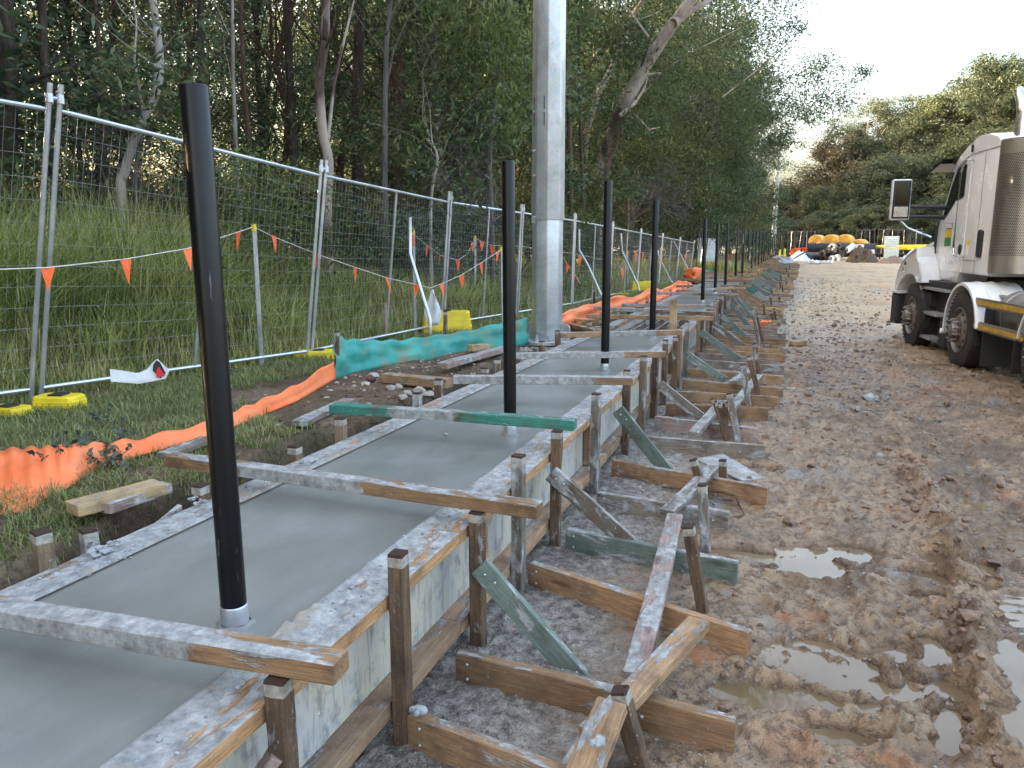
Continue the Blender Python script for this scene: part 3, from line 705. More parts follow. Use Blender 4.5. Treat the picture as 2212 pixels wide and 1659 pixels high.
# -- diagonal braces from stake to rail
BR = [((1036,1222), (1262,1478), 2.66, 'green', 'green'), ((1190,1022), (1386,1198), 3.80, 'pine_grey', 'grey caked'), ((1334,885), (1452,1032), 5.25, 'green', 'sage green'), ((1424,830), (1515,902), 7.1, 'pine_grey', 'greyish green'),
      ((1481,765), (1567,822), 9.0, 'green', 'green'), ((1513,717), (1598,778), 10.6, 'green', 'green'), ((1541,700), (1606,748), 12.0, 'pine_grey', 'brown grey'), ((1560,682), (1614,732), 13.3, 'green', 'green'),
      ((1580,655), (1624,715), 15.0, 'green', 'green'), ((1590,645), (1632,700), 16.6, 'green', 'green')]
for i, (a, b, Y, mt, cdn) in enumerate(BR):
    p0 = Yp(*a, Y); p1 = Yp(*b, Y)
    p0.y = p1.y = Y
    o = timber('diagonal_brace', p0, p1, .032, .092, M[mt], (1, 0, 1), far=False)
    tag(o, '%s diagonal brace from a stake down to a ground rail, %s from the camera' % (cdn, ordn(i)), 'timber brace', 'diagonal braces on the right form')
    if i < 5: nails(o, [((.04, -.016, .0), (0, -1, 0)), ((.09, -.016, .01), (0, -1, 0)), ((o.dimensions.x - .06, -.016, .02), (0, -1, 0)), ((o.dimensions.x - .1, -.016, -.02), (0, -1, 0))])
y = 17.8; i = len(BR)
while y < 46:
    mt = rnd.choice(['green', 'green', 'pine_grey', 'pine', 'green']) if abs(y - 22) > 1 else 'teal'; zb = float(base_z(0, y)); c_ = cx(y)
    o = timber('diagonal_brace', (-1.08 + c_, y, .55 + sz(y) - .52), (-.45 + c_ + rnd.uniform(-.08, .12), y, .10 + zb), .03, .09, M[mt], (1, 0, 1), far=True)
    tag(o, 'diagonal brace from a stake down to a ground rail, %s from the camera' % ordn(i), 'timber brace', 'diagonal braces on the right form'); i += 1
    y += rnd.uniform(.8, 1.4) * (1 if y < 28 else 1.5)
# -- loose planks lying over the rails
def plank(a, za, b, zb, w, t, mt, label, name='loose_plank', up=(0, 0, 1)):
    o = timber(name, Zp(*a, za), Zp(*b, zb), w, t, M[mt], up, seg=7); tag(o, label, 'plank', 'loose planks'); return o
plank((1372,1462), .15, (1458,1115), .165, .085, .035, 'pink', 'pinkish white plank lying along the forms over an orange rail')
plank((1275,1590), .18, (1510,1345), .20, .088, .036, 'pine', 'knotty orange and grey plank propped on the nearest rail')
plank((1240,1720), .12, (1323,1520), .24, .10, .035, 'pine', 'short orange board with a concrete lump, leaning beside the nearest leaning stake')
plank((1215,1700), .06, (1290,1560), .12, .07, .02, 'pine_grey', 'grey splash-covered strip under the short orange board')
plank((1440,1108), .15, (1540,1010), .17, .085, .035, 'pine_grey', 'grey plank running between two leaning stakes over the weathered rail')
plank((1498,938), .16, (1560,868), .17, .09, .035, 'pine_grey', 'pale grey plank end resting across the caked rail')
plank((1575,890), .15, (1640,812), .16, .085, .035, 'pine_grey', 'whitish plank stretching past the leaning stakes')
plank((1583,826), .17, (1625,798), .18, .085, .04, 'pine_grey', 'dark ended grey plank lying on the rails behind the splintered stake')
plank((560,1680), .34, (598,1625), .40, .06, .03, 'pink', 'white splattered board end at the bottom beside the first stake')
# sheet of ply on the mud
p = [Zp(1503,998,.012), Zp(1560,985,.012), Zp(1652,1038,.012), Zp(1605,1045,.012)]
mb = MB(); mb.prism([(q.x, q.y) for q in p], .022, .034); tag(mb.build('plywood_sheet', M['spill']), 'concrete-splashed plywood scrap lying on the mud under two short stakes', 'plywood sheet')
# -- leaning short stakes along the rails: top px with z via plane at the base row
def leaner(t, b, mt, label, w=.05, zb=-.03):
    pb = Zp(*b, 0); r_ = ray(*t); k = pb.y / r_.y; pt = Yp(*t, pb.y + .0)
    d = (pt - pb).normalized(); o = timber('leaning_stake', pt, pb - d * .06, w, w, M[mt], (0, 1, .2), ch=.004, jit=.002); tag(o, label, 'stake', 'leaning stakes at the rail ends'); return o
leaner((1338,1488), (1388,1670), 'hard', 'mushroomed leaning stake at the bottom, driven against the nearest rail', .052)
leaner((1486,1135), (1520,1328), 'hard', 'rough leaning stake with a pale edge beside the pinkish plank', .05)
leaner((1497,992), (1525,1085), 'hard', 'shorter leaning stake just behind the pale banded one', .048)
leaner((1517,1045), (1525,1196), 'hard_grey', 'pale banded stake behind the dark green rail', .05)
leaner((1561,993), (1562,1045), 'hard', 'short squat stake standing on the splashed plywood scrap', .05)
leaner((1575,849), (1595,955), 'hard_grey', 'grey topped stake right of the splintered one', .048)
leaner((1605,787), (1620,905), 'hard_grey', 'tall grey stake leaning behind the splintered one', .05)
leaner((1618,769), (1645,876), 'hard', 'dark leaning stake against the tan rails, just past the tall grey one', .05)
leaner((1629,742), (1643,830), 'hard', 'brown leaning stake between tan rails near their ends', .05)
leaner((1657,741), (1657,765), 'hard_grey', 'stubby grey stake at the rail ends', .05)
leaner((1634,680), (1650,748), 'hard', 'dark thin stake right of the sage green braces', .05)
leaner((1625,668), (1645,770), 'hard_grey', 'long grey stake leaning over the rails among the green braces', .05)
leaner((1665,672), (1675,708), 'hard', 'dark stub stake near the orange scrap on the rails', .06)
y = 16.5; i = 0
while y < 42:
    zb = float(base_z(0, y)); x = rnd.uniform(-.42, -.1) + cx(y)
    o = timber('leaning_stake', (x - .04, y - .1, zb + rnd.uniform(.25, .38)), (x + .03, y, zb - .05), .05, .05, M['hard'], (0, 1, .2), far=True)
    tag(o, 'dark short stake at the far rail ends, %s of the distant ones' % ordn(i), 'stake', 'leaning stakes at the rail ends'); i += 1; y += rnd.uniform(.9, 2.6)
# splintered stake made of broken slivers
root = empty('splintered_stake', Zp(1566, 952, 0)); tag(root, 'broken stake split into brown splinters at its top', 'stake', 'leaning stakes at the rail ends')
for i in range(5):
    b = Zp(1568, 952, 0) + Vector((rnd.uniform(-.02, .02), rnd.uniform(-.015, .015), 0)); t = Yp(1538 + i * 8, 853 + rnd.uniform(0, 18), b.y)
    timber('splinter', t, b - (t - b).normalized() * .05, .022, .02, M['hard'], (0, 1, .2), parent=root)
# bent reinforcing bar and hooks
mb = MB(); mb.tube([Zp(*q, .03 + dz) for q, dz in (((1430,1052), 0), ((1500,1060), .02), ((1560,1063), .03), ((1590,1072), .03), ((1585,1082), .02), ((1562,1078), .01))], .006, 6)
mb.tube([Zp(*q, .02) for q in ((1590,1075), (1608,1112), (1575,1120))], .006, 6)
tag(mb.build('bent_rebar', M['rust'], None, True), 'bent steel bars lying hooked on the mud by the weathered rail', 'steel bar')

# ================================================================== BLACK POSTS
def Yfor(px):
    lo, hi = 1.0, 200.0
    for _ in range(60):
        m_ = (lo + hi) / 2; X = -1.48 + cx(m_); r_ = (X * math.cos(YAW) + m_ * math.sin(YAW)) / (-X * math.sin(YAW) + m_ * math.cos(YAW))
        r_ = r_ / math.cos(TILT) if False else r_
        d = (-X * math.sin(YAW) + m_ * math.cos(YAW)) * math.cos(TILT) + .62 * math.sin(TILT)
        x_ = 1106 + FPX * (X * math.cos(YAW) + m_ * math.sin(YAW)) / d
        if x_ < px: lo = m_
        else: hi = m_
    return lo
PY = [1.73, 4.19, 6.75, 9.38, 15.4, 18.2, 21.0] + [Yfor(p) for p in (1591, 1605, 1616, 1624.5, 1632.6, 1639.6, 1645.6, 1650.5, 1655, 1659.5, 1664, 1668, 1672, 1675.5, 1679, 1682.5)]
PZ = [2.056, 2.105, 2.19, 2.165, 2.12, 2.12, 2.20]
def black_post(X, Y, z0, z1, lab):
    r_ = empty('black_post', (X, Y, z0)); tag(r_, lab, 'post', 'black steel fence posts set in the slab')
    mb = MB(); h = z1 - z0; mb.lathe([(.0375, .05), (.0375, h - .003), (.0365, h), (.0345, h + .001), (.034, h - .012), (.0001, h - .014)], 32); mb.build('pipe', M['black'], r_, True)
    mb = MB(); mb.lathe([(.0405, -.004), (.0405, .03), (.0402, .060), (.0388, .064), (.0376, .065)], 32); mb.build('sleeve', M['galv'], r_, True)
    mb = MB(); mb.lathe([(.058, -.003), (.054, .003), (.048, .008), (.0425, .010), (.041, .009)], 32)
    for k in range(len(mb.v)):
        x_, y_, z_ = mb.v[k]
        if z_ < .014: f = 1 + .10 * math.sin(5 * math.atan2(y_, x_) + X * 9 + Y); mb.v[k] = (x_ * f, y_ * f, z_)
    mb.build('concrete_collar', M['concrete'], r_, 'all'); return r_
for i, Y in enumerate(PY):
    zt = PZ[i] if i < len(PZ) else sz(Y) + 1.62 + rnd.uniform(-.05, .05)
    r_ = black_post(-1.495 + cx(Y), Y, sz(Y), zt, 'black round steel post with a galvanised sleeve in the slab, %s from the camera' % ordn(i))
    r_.rotation_euler = (R(rnd.uniform(-.3, .3)), R(-.4) if i == 0 else R(rnd.uniform(-.5, .5)), rnd.uniform(0, 6))
for i in range(11):
    Y = 64 + i * 1.15; black_post(-.50 + i * .10, Y, .80 + .01 * i, 2.5 + .01 * i, 'black post in the dense distant row past the slim pole, %s of them' % ordn(i))
# concrete crumbs stuck on forms and beams
def lump(mb, c, r, n=1):
    bm = bmesh.new(); bmesh.ops.create_icosphere(bm, subdivisions=n, radius=1)
    sx, sy, sz_ = (rnd.uniform(.7, 1.4) for _ in range(3)); vs = []
    for v in bm.verts: f = rnd.uniform(.72, 1.2) * r; vs.append((c[0] + v.co.x * f * sx, c[1] + v.co.y * f * sy, c[2] + v.co.z * f * sz_ * .7))
    mb.add(vs, [tuple(q.index for q in f.verts) for f in bm.faces]); bm.free()
mb = MB()
for _ in range(330):
    y = rnd.uniform(1.0, 9.5) if rnd.random() > .3 else rnd.uniform(1.2, 3)
    x = rnd.choice([rnd.uniform(-1.33, -1.17), rnd.uniform(-2.35, -2.2), rnd.gauss(-2.22, .02)])
    lump(mb, (x, y, .531), rnd.uniform(.003, .010))
for c, r_, k in ((Zp(212,1192,.54), .022, 14), (Zp(430,1085,.54), .02, 10), (Zp(660,1000,.54), .018, 10), (Zp(250,1175,.54), .014, 6), (Zp(270,1205,.54), .01, 5), (Zp(1225,925,.52), .012, 5), (Zp(1140,760,.54), .02, 6)):
    for _ in range(k): lump(mb, (c.x + rnd.gauss(0, r_ * 1.3), c.y + rnd.gauss(0, r_ * 1.5), c.z + rnd.uniform(0, r_ * .6)), rnd.uniform(.35, .8) * r_)
tag(mb.build('concrete_crumbs', M['conc_rough']), kind='stuff', label='pale crumbs of dried concrete scattered along the form plates', cat='concrete crumbs')
for i, (a, b, z, r_, lab) in enumerate(((906,1535,.15,.022,'grey concrete lump stuck at the start of the nearest rail'), (1290,1600,.24,.018,'grey concrete lump sitting on the short orange board'), (964,938,.525,.010,'small concrete lump on the wet slab behind the teal beam'))):
    mb = MB(); c = Zp(a, b, z)
    for _ in range(4): lump(mb, (c.x + rnd.gauss(0, r_ * .4), c.y + rnd.gauss(0, r_ * .4), c.z), r_ * .8, 2)
    tag(mb.build('concrete_lump', M['conc_rough'], None, 'all'), lab, 'concrete lump', 'concrete lumps')
# clods and stones on the haul road
cm = []
mb = MB()
for _ in range(2600):
    y = math.exp(rnd.uniform(math.log(1.7), math.log(26))); x = rnd.uniform(-.3, .62 * y + 1.2)
    if rnd.random() < .35 and y < 6.5: x = rnd.gauss(.80 + .05 * (y - 2.4), .13)
    r_ = abs(rnd.gauss(0, 1)) * .012 + .004; r_ *= min(1.8, .6 + y * .09)
    cm.append((x, y, r_))
A_ = np.array(cm); Hh = mud_h(A_[:, 0], A_[:, 1]) + base_z(A_[:, 0], A_[:, 1])
for (x, y, r_), h in zip(cm, Hh): lump(mb, (x, y, h + r_ * .2), r_)
tag(mb.build('mud_clods', M['clod'], None, False), 'brown mud clods strewn over the wet haul road', 'mud clods', kind='stuff')
mb = MB(); cm = []
for _ in range(3200):
    y = math.exp(rnd.uniform(math.log(1.6), math.log(30))); x = rnd.uniform(-1.1, .0) if rnd.random() < .55 else rnd.uniform(-.2, .35 * y + .6)
    cm.append((x, y, rnd.uniform(.003, .010) * min(3.5, .6 + y * .14)))
for _ in range(1500):
    y = math.exp(rnd.uniform(math.log(8), math.log(34))); x = rnd.gauss(.35 + .02 * y, .35 + .02 * y); cm.append((max(x, -.6), y, rnd.uniform(.010, .035)))
A_ = np.array(cm); Hh = mud_h(A_[:, 0], A_[:, 1]) + base_z(A_[:, 0], A_[:, 1])
for (x, y, r_), h in zip(cm, Hh): lump(mb, (x, y, h + r_ * .1), r_)
tag(mb.build('loose_gravel', M['gravel'], None, False), 'grey gravel chips scattered beside the forms and road', 'gravel', kind='stuff')

# ================================================================== TEMPORARY FENCE
J = []   # (base, top)
for a, b, c, d in ((77,866,118,213), (668,775,699,365), (955,712,972,427), (1235,664,1242,470), (1490,603,1500,522)):
    q = Zp(a, b, .5); t = Yp(c, d, q.y); J.append((q, t))
jm = (Vector((-5.95, 1.55, .5)), Vector((-5.45, 1.55, 2.72)))
mid = [((J[3][0].lerp(J[4][0], k / 5)), (J[3][1].lerp(J[4][1], k / 5))) for k in range(1, 5)]
m23 = (J[2][0].lerp(J[3][0], .5), J[2][1].lerp(J[3][1], .5))
JJ = [jm, J[0], J[1], J[2], m23, J[3]] + mid + [J[4]]
def fence_panel(b0, t0, b1, t1, lab, grp='temporary fence panels', midpost=True, near=True, name='mesh_fence'):
    root = empty(name, b0); tag(root, lab, 'fence panel', grp)
    ax = (b1 - b0).normalized(); b0 = b0 + ax * .035; b1 = b1 - ax * .035; t0 = t0 + ax * .035; t1 = t1 - ax * .035
    n = 8 if near else 5
    def P(u, v): return (b0.lerp(b1, u)).lerp(t0.lerp(t1, u), v)
    rt = .018 if near else .02
    for u in (0, 1):
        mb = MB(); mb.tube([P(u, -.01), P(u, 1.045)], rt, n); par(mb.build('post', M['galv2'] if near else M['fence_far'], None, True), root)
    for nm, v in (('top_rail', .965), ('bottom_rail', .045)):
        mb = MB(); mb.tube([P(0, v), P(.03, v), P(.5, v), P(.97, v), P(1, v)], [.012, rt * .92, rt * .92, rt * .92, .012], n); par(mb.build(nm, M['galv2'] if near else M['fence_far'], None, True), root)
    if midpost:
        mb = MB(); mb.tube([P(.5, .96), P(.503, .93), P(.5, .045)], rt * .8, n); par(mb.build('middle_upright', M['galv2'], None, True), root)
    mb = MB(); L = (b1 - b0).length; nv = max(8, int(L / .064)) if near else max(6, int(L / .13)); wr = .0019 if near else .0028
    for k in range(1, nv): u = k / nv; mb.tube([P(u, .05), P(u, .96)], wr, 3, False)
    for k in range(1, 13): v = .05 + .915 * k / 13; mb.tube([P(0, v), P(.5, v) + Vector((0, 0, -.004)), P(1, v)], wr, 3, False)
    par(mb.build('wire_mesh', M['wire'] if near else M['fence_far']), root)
    return root
for i in range(len(JJ) - 1):
    (b0, t0), (b1, t1) = JJ[i], JJ[i + 1]
    lab = ['leaning temporary mesh fence panel at the left edge of the photo', 'tall mesh fence panel behind the first black post', 'mesh fence panel between the first black post and the yellow block',
           'mesh fence panel behind the second black post and yellow block'][i] if i < 4 else 'temporary mesh fence panel, %s beyond the big pole, tall grass behind' % ordn(i - 4)
    fence_panel(b0.copy(), t0.copy(), b1.copy(), t1.copy(), lab)
    # clamp at the joint
    c = b1.lerp(t1, 1.0); ax = (b1 - b0).normalized(); mb = MB()
    mb.tube([c - ax * .058, c + ax * .058], .014, 8); mb.tube([c - ax * .035 + Vector((0, 0, .028)), c - ax * .035 - Vector((0, 0, .03))], .026, 10); mb.tube([c + ax * .035 + Vector((0, 0, .028)), c + ax * .035 - Vector((0, 0, .03))], .026, 10)
    tag(mb.build('tube_coupler', M['galv'], None, True), 'galvanised clamp joining two fence posts, %s from the left' % ordn(i), 'clamp', 'clamps on the mesh fence')
def foot_block(c, ang, L, Wd, H, lab, holes=True):
    root_l = Vector(c); mb = MB(); ch = .035
    poly = [(-L/2 + ch, -Wd/2), (L/2 - ch, -Wd/2), (L/2, -Wd/2 + ch), (L/2, Wd/2 - ch), (L/2 - ch, Wd/2), (-L/2 + ch, Wd/2), (-L/2, Wd/2 - ch), (-L/2, -Wd/2 + ch)]
    n = 8; lv = [(1, 0), (1, H * .35), (.97, H * .38), (.97, H * .62), (.94, H * .65), (.92, H * .9), (.86, H)]
    vs = [(x * k, y * k, z) for k, z in lv for x, y in poly]
    fs = [tuple(range(7, -1, -1)), tuple((len(lv) - 1) * 8 + j for j in range(8))]
    for i in range(len(lv) - 1):
        for j in range(8): fs.append((i*8+j, i*8+(j+1) % 8, (i+1)*8+(j+1) % 8, (i+1)*8+j))
    mb.add(vs, fs)
    o = mb.build('plastic_block', M['yellow'], None, 25); o.location = root_l; o.rotation_euler.z = ang
    tag(o, lab, 'fence foot', 'yellow plastic fence feet')
    mb = MB(); mb.box(-.05, .05, -Wd * .25, Wd * .25, H, H + .012); mb.build('socket', M['rubber'], o)
    return o
foot_block(Zp(130, 880, .50) , R(15), .34, .2, .09, 'flat yellow plastic foot under the leftmost fence joint')
foot_block(Zp(20, 893, .50) , R(5), .3, .18, .05, 'yellow plastic foot at the left edge below the fence')
foot_block(Zp(690, 775, .49), R(20), .5, .24, .09, 'yellow foot at the joint above the teal fabric corner')
c = Zp(956, 722, .48); foot_block(c + Vector((0, .15, 0)), R(21), .66, .25, .30, 'big yellow ribbed block holding the fence stay behind the teal fabric')
foot_block(Zp(1385, 632, .50), R(10), .5, .3, .28, 'yellow block at the foot of the second fence stay')
foot_block(Zp(1330, 640, .50), R(10), .6, .3, .08, 'flat yellow foot beside the orange fabric past the pole')
def stay(pts, d, lab):
    ps = [Dp(x, y, k) for (x, y), k in zip(pts, d)]
    mb = MB(); mb.tube(ps, .019, 8); tag(mb.build('bent_stay', M['galv2'], None, True), lab, 'fence stay', 'bent steel stays propping the fence')
stay([(886,469), (886,548), (929,690), (930,722)], [8.6, 8.6, 8.3, 8.3], 'bent steel stay rising from the big yellow block')
stay([(1251,495), (1251,540), (1270,573), (1300,640)], [13.2, 13.2, 12.9, 12.5], 'bent steel stay just right of the big galvanised pole')
stay([(1341,504), (1344,543), (1379,618), (1381,630)], [16.6, 16.6, 15.6, 15.5], 'bent steel stay above the second yellow block')
stay([(1420,540), (1424,557), (1449,606), (1452,610)], [21, 21, 20, 20], 'bent steel stay near the far orange fabric')
stay([(1455,520), (1469,547), (1492,593), (1494,598)], [25, 25, 24, 24], 'last bent steel stay before the fence turns')
# far end of that fence turning right, white board, far fences
def far_fence(px0, px1, D0, D1, zb, n, lab, H=1.9):
    a = Dp(px0, 540, D0); b = Dp(px1, 540, D1)
    for i in range(n):
        p = a.lerp(b, i / n); q = a.lerp(b, (i + 1) / n); p.z = q.z = zb; t = Vector((0, 0, H)); l1 = Vector((rnd.uniform(-.15, .15), 0, 0)); 
        fence_panel(p, p + t + l1, q, q + t + l1, '%s, %s from the left' % (lab, ordn(i)), 'distant mesh fence panels', near=False)
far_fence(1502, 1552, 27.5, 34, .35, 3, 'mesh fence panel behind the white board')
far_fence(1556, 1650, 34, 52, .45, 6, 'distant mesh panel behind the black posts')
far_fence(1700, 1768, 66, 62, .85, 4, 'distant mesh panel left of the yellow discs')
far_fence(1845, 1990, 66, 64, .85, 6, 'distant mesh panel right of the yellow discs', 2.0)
mb = MB(); a = Dp(1508, 512, 30); b = Dp(1552, 512, 30.5); a.z = b.z = 1.45; mb.bar(a, b, .03, .9); 
tag(mb.build('notice_board', M['whitefab'], bev=.005), 'blank white board hung on the far corner fence', 'board')
# ------------------------------------------------------------------ star pickets and bunting
def picket(px, pyt, pyb, d, lab, band=False, col='yellow'):
    t = Dp(px, pyt, d); b = Vector((t.x, t.y, .42)); r_ = empty('star_picket', b); tag(r_, lab, 'star picket', 'capped pickets behind the fence')
    if pyb is not None: l = Dp(pyb, 700, d); b.x = l.x * .5 + b.x * .5
    mb = MB()
    for k in range(3):
        an = k * 2.094 + .5; v = Vector((math.cos(an), math.sin(an), 0)) * .012; mb.bar(b + v, t + v - Vector((0, 0, .03)), .004, .024, v)
    par(mb.build('picket_post', M['galv2']), r_)
    mb = MB(); mb.tube([t - Vector((0, 0, .05)), t + Vector((0, 0, .018))], .024, 8); par(mb.build('cap', M['yellow'], None, True), r_)
    if band: mb = MB(); mb.tube([t - Vector((0, 0, .20)), t - Vector((0, 0, .06))], .02, 8); par(mb.build('orange_band', M['flag'], None, True), r_)
    return t
picket(548, 488, 556, 7.6, 'grey star picket with a yellow cap behind the second fence panel')
picket(892, 497, 895, 10.0, 'star picket with yellow cap and orange band behind the bent stay', True)
picket(1083, 536, 1090, 10.5, 'yellow capped picket left of the second black post')
picket(1026, 512, 1024, 13.0, 'small yellow capped picket farther back between flags')
picket(1208, 540, 1203, 14.0, 'yellow capped picket right beside the big galvanised pole')
picket(1355, 543, 1357, 20.0, 'distant yellow capped picket past the third black post')
def bunting(pts, d, flags, lab, size=.17):
    P_ = [Dp(x, y, k) for (x, y), k in zip(pts, d)]; root = empty('bunting_line', P_[0]); tag(root, lab, 'bunting', 'orange flag bunting lines')
    mb = MB(); mb.tube(P_, .004, 4); par(mb.build('rope', M['rope']), root)
    for fx in flags:
        for i in range(len(pts) - 1):
            if pts[i][0] <= fx <= pts[i + 1][0]:
                u = (fx - pts[i][0]) / (pts[i + 1][0] - pts[i][0]); c = P_[i].lerp(P_[i + 1], u); ax = (P_[i + 1] - P_[i]).normalized()
                hx = size * .27; tw = Vector((rnd.uniform(-.05, .05), rnd.uniform(-.05, .05), -size)); ax = (Quaternion((0, 0, 1), rnd.uniform(-.6, .5)) @ ax)
                e1, e2, e3 = c - ax * hx, c + ax * hx, c + tw * rnd.uniform(.85, 1.1) + ax * rnd.uniform(-.02, .03); m_ = (e1 + e2) / 2 + Vector((rnd.uniform(-.015, .015), rnd.uniform(-.015, .015), 0)) ; md = (c + e3) / 2 + Vector((rnd.uniform(-.012, .012), .012, 0))
                o_ = Vector((.0015, .0015, 0)); mb = MB(); A = [e1, m_, e2, e2.lerp(e3, .5), e3, e1.lerp(e3, .5), md]
                fc = [(0, 1, 6, 5), (1, 2, 3, 6), (6, 3, 4), (5, 6, 4)]; mb.add(A, fc)
                par(mb.build('flag', M['flag']), root); break
bunting([(-150, 590), (0, 582), (105, 578), (270, 560), (405, 537), (548, 490), (592, 512), (687, 550), (768, 578), (835, 600), (930, 622)], [5.3, 5.5, 5.7, 6.2, 6.7, 7.6, 7.7, 8.0, 8.3, 8.6, 9.2],
        [103, 271, 405, 511, 592, 687, 768, 835, 898], 'near orange flag bunting strung from the left edge past the first picket', .17)
bunting([(930, 622), (954, 613), (997, 594), (1039, 568), (1085, 538)], [9.2, 9.4, 9.7, 10, 10.5], [954, 997, 1039, 1075], 'orange flags rising from the white bag to the yellow capped picket', .17)
bunting([(892, 505), (923, 530), (951, 551), (989, 562), (1010, 548), (1026, 514), (1041, 522), (1063, 530), (1130, 532), (1208, 545), (1227, 571), (1241, 592), (1254, 613)], [10, 10.6, 11, 11.5, 12.3, 13, 13, 13, 13.5, 14, 14, 14, 14], [923, 951, 963, 989, 1021, 1041, 1063, 1211, 1227, 1241], 'farther orange flag bunting zigzagging between capped pickets', .19)
bunting([(1211, 543), (1300, 560), (1345, 580), (1356, 546), (1373, 543), (1408, 548), (1456, 553), (1500, 548)], [14, 17, 19, 20, 21, 23, 26, 28], [1250, 1345, 1366, 1373, 1389, 1408, 1430, 1456, 1480], 'distant orange flags along the fence past the big pole', .3)
bunting([(1560, 548), (1620, 556), (1700, 540), (1720, 536), (1745, 534), (1760, 537), (1850, 540)], [40, 50, 62, 62, 62, 62, 62], [1575, 1590, 1606, 1628, 1645, 1712, 1724, 1738, 1746], 'tiny orange flags at the far end beside the pipe stack', .8)
# white bag hanging, printed scrap, marker
mb = MB(); c = Dp(934, 628, 9.2); vs = []
for i in range(9):
    v = i / 8
    for j in range(5):
        u = j / 4 - .5; wd = .02 + .19 * math.sin(min(1, v * 1.25) * math.pi * .5) * (1 - .35 * max(0, v - .7) / .3)
        vs.append(c + Vector((u * wd, .03 * math.sin(u * 9 + v * 5), -.42 * v + .03 * abs(u))))
mb.add(vs, [(i*5+j, i*5+j+1, i*5+j+6, i*5+j+5) for i in range(8) for j in range(4)])
o = mb.build('plastic_bag', M['whitefab'], None, 'all'); s_ = o.modifiers.new('t', 'SOLIDIFY'); s_.thickness = .004; tag(o, 'white plastic bag hanging from the bunting by the yellow block', 'bag')
root = empty('fallen_sign', Zp(300, 828, .5)); tag(root, 'crumpled white sign sheet with red and black mark lying against the fence base', 'sign')
def sheet(poly_px, d, mat, nm, off=0):
    mb = MB(); vs = [Dp(x, y, d - off) for x, y in poly_px]; mb.add(vs, [tuple(range(len(vs)))]); o = mb.build(nm, mat); s_ = o.modifiers.new('t', 'SOLIDIFY'); s_.thickness = .003; par(o, root)
M['red'] = simple('red print', (.7, .03, .03), .5); M['blk'] = simple('black print', (.02, .02, .02), .5); M['wht'] = simple('white card', (.75, .75, .77), .5)
sheet([(237,797), (262,800), (298,806), (318,797), (331,782), (340,775), (366,800), (358,818), (300,829), (240,824)], 5.95, M['wht'], 'card')
sheet([(331,788), (338,778), (345,782), (358,806), (346,818), (330,800)], 5.95, M['blk'], 'printed_mark', .012)
sheet([(337,800), (343,792), (357,812), (338,816)], 5.95, M['red'], 'printed_mark', .02)
mb = MB(); c = Dp(832, 656, 9.0); mb.tube([c - Vector((0, 0, .35)), c], .018, 8); tag(mb.build('marker_peg', M['pink']), 'white and pink survey peg in the reeds behind the fence', 'peg')

# ------------------------------------------------------------------ silt fence
def ribbon(name, tops, bots, mat, lab, folds=12, amp=.02, cat='silt fence', grp='silt fence fabric', seed=0):
    n = len(tops); V = []; K = 9; S = folds
    for i in range(n - 1):
        for s_ in range(S + (1 if i == n - 2 else 0)):
            u = s_ / S; t = tops[i].lerp(tops[i + 1], u); b = bots[i].lerp(bots[i + 1], u); d = (tops[i + 1] - tops[i]); nn = Vector((d.y, -d.x, 0)).normalized()
            gu = (i + u)
            for k in range(K):
                v = k / (K - 1); p = t.lerp(b, v)
                a = amp * (.9 * math.sin(v * 9 + gu * 1.7 + seed) + .35 * math.sin(gu * 9.3 - v * 6 + seed * 2) + .7 * math.sin(v * 14 - gu * 2.3 + math.sin(gu * 3.1))) * math.sin(math.pi * min(1, v * .8 + .12))
                V.append(p + nn * a + Vector((0, 0, .5 * a + .01 * math.sin(gu * 9 + seed) * (1 - v))))
    C = (n - 1) * S + 1; mb = MB(); mb.add(V, [(i*K+j, i*K+j+1, (i+1)*K+j+1, (i+1)*K+j) for i in range(C - 1) for j in range(K - 1)])
    o = mb.build(name, mat, None, 'all'); sm = o.modifiers.new('t', 'SOLIDIFY'); sm.thickness = .004
    tag(o, lab, cat, grp); return o
def TB(lst, zt, zb=.50):
    T = []; B = []
    for (x, yt, yb) in lst:
        b = Zp(x, yb, zb); B.append(b); t = Dp(x, yt, math.hypot(b.x, b.y) + .10); T.append(t)
    return T, B
T, B = TB([(-120,975,1140), (0,972,1112), (60,968,1106), (110,966,1075), (150,964,1052), (205,958,1015), (300,948,985), (440,915,948), (500,890,925), (560,866,900), (640,832,868), (725,776,818)], .5, .515)
for i in range(5): T[i].z = .60 + .01 * i; rr = Vector((B[i].x, B[i].y, 0)).normalized(); q = Zp([-120,0,60,110,150][i], [975,972,968,966,964][i], T[i].z); T[i] = q
ribbon('silt_fence', T, B, M['orange'], 'crumpled orange silt fabric lying along the grass from the left edge', seed=1, amp=.0025)
T, B = TB([(722,722,822), (748,732,815), (800,735,800), (860,735,788), (930,726,778), (1010,714,762), (1090,695,752), (1140,686,745)], .5)
ribbon('silt_fence', T, B, M['tealfab'], 'teal geofabric strip stretched low in front of the yellow block', folds=16, amp=.016, seed=2)
T, B = TB([(1200,682,722), (1256,660,702), (1300,652,684), (1334,637,675), (1367,643,668), (1408,620,655), (1430,626,650), (1466,606,634), (1494,610,622)], .5)
ribbon('silt_fence', T, B, M['orange'], 'orange silt fabric billowing along the fence past the big pole', folds=9, amp=.025, seed=3)
T, B = TB([(1478,582,612), (1500,576,614), (1516,582,611)], .5)
ribbon('silt_fence', T, B, M['orange'], 'small orange fabric screen beside the clump of planted grass', folds=8, amp=.06, seed=4)
T, B = TB([(1510,584,606), (1535,582,602), (1560,588,600)], .5); ribbon('silt_fence', T, B, M['tealfab'], 'pale teal fabric wrapped below the clump of grass', folds=8, amp=.05, seed=5)
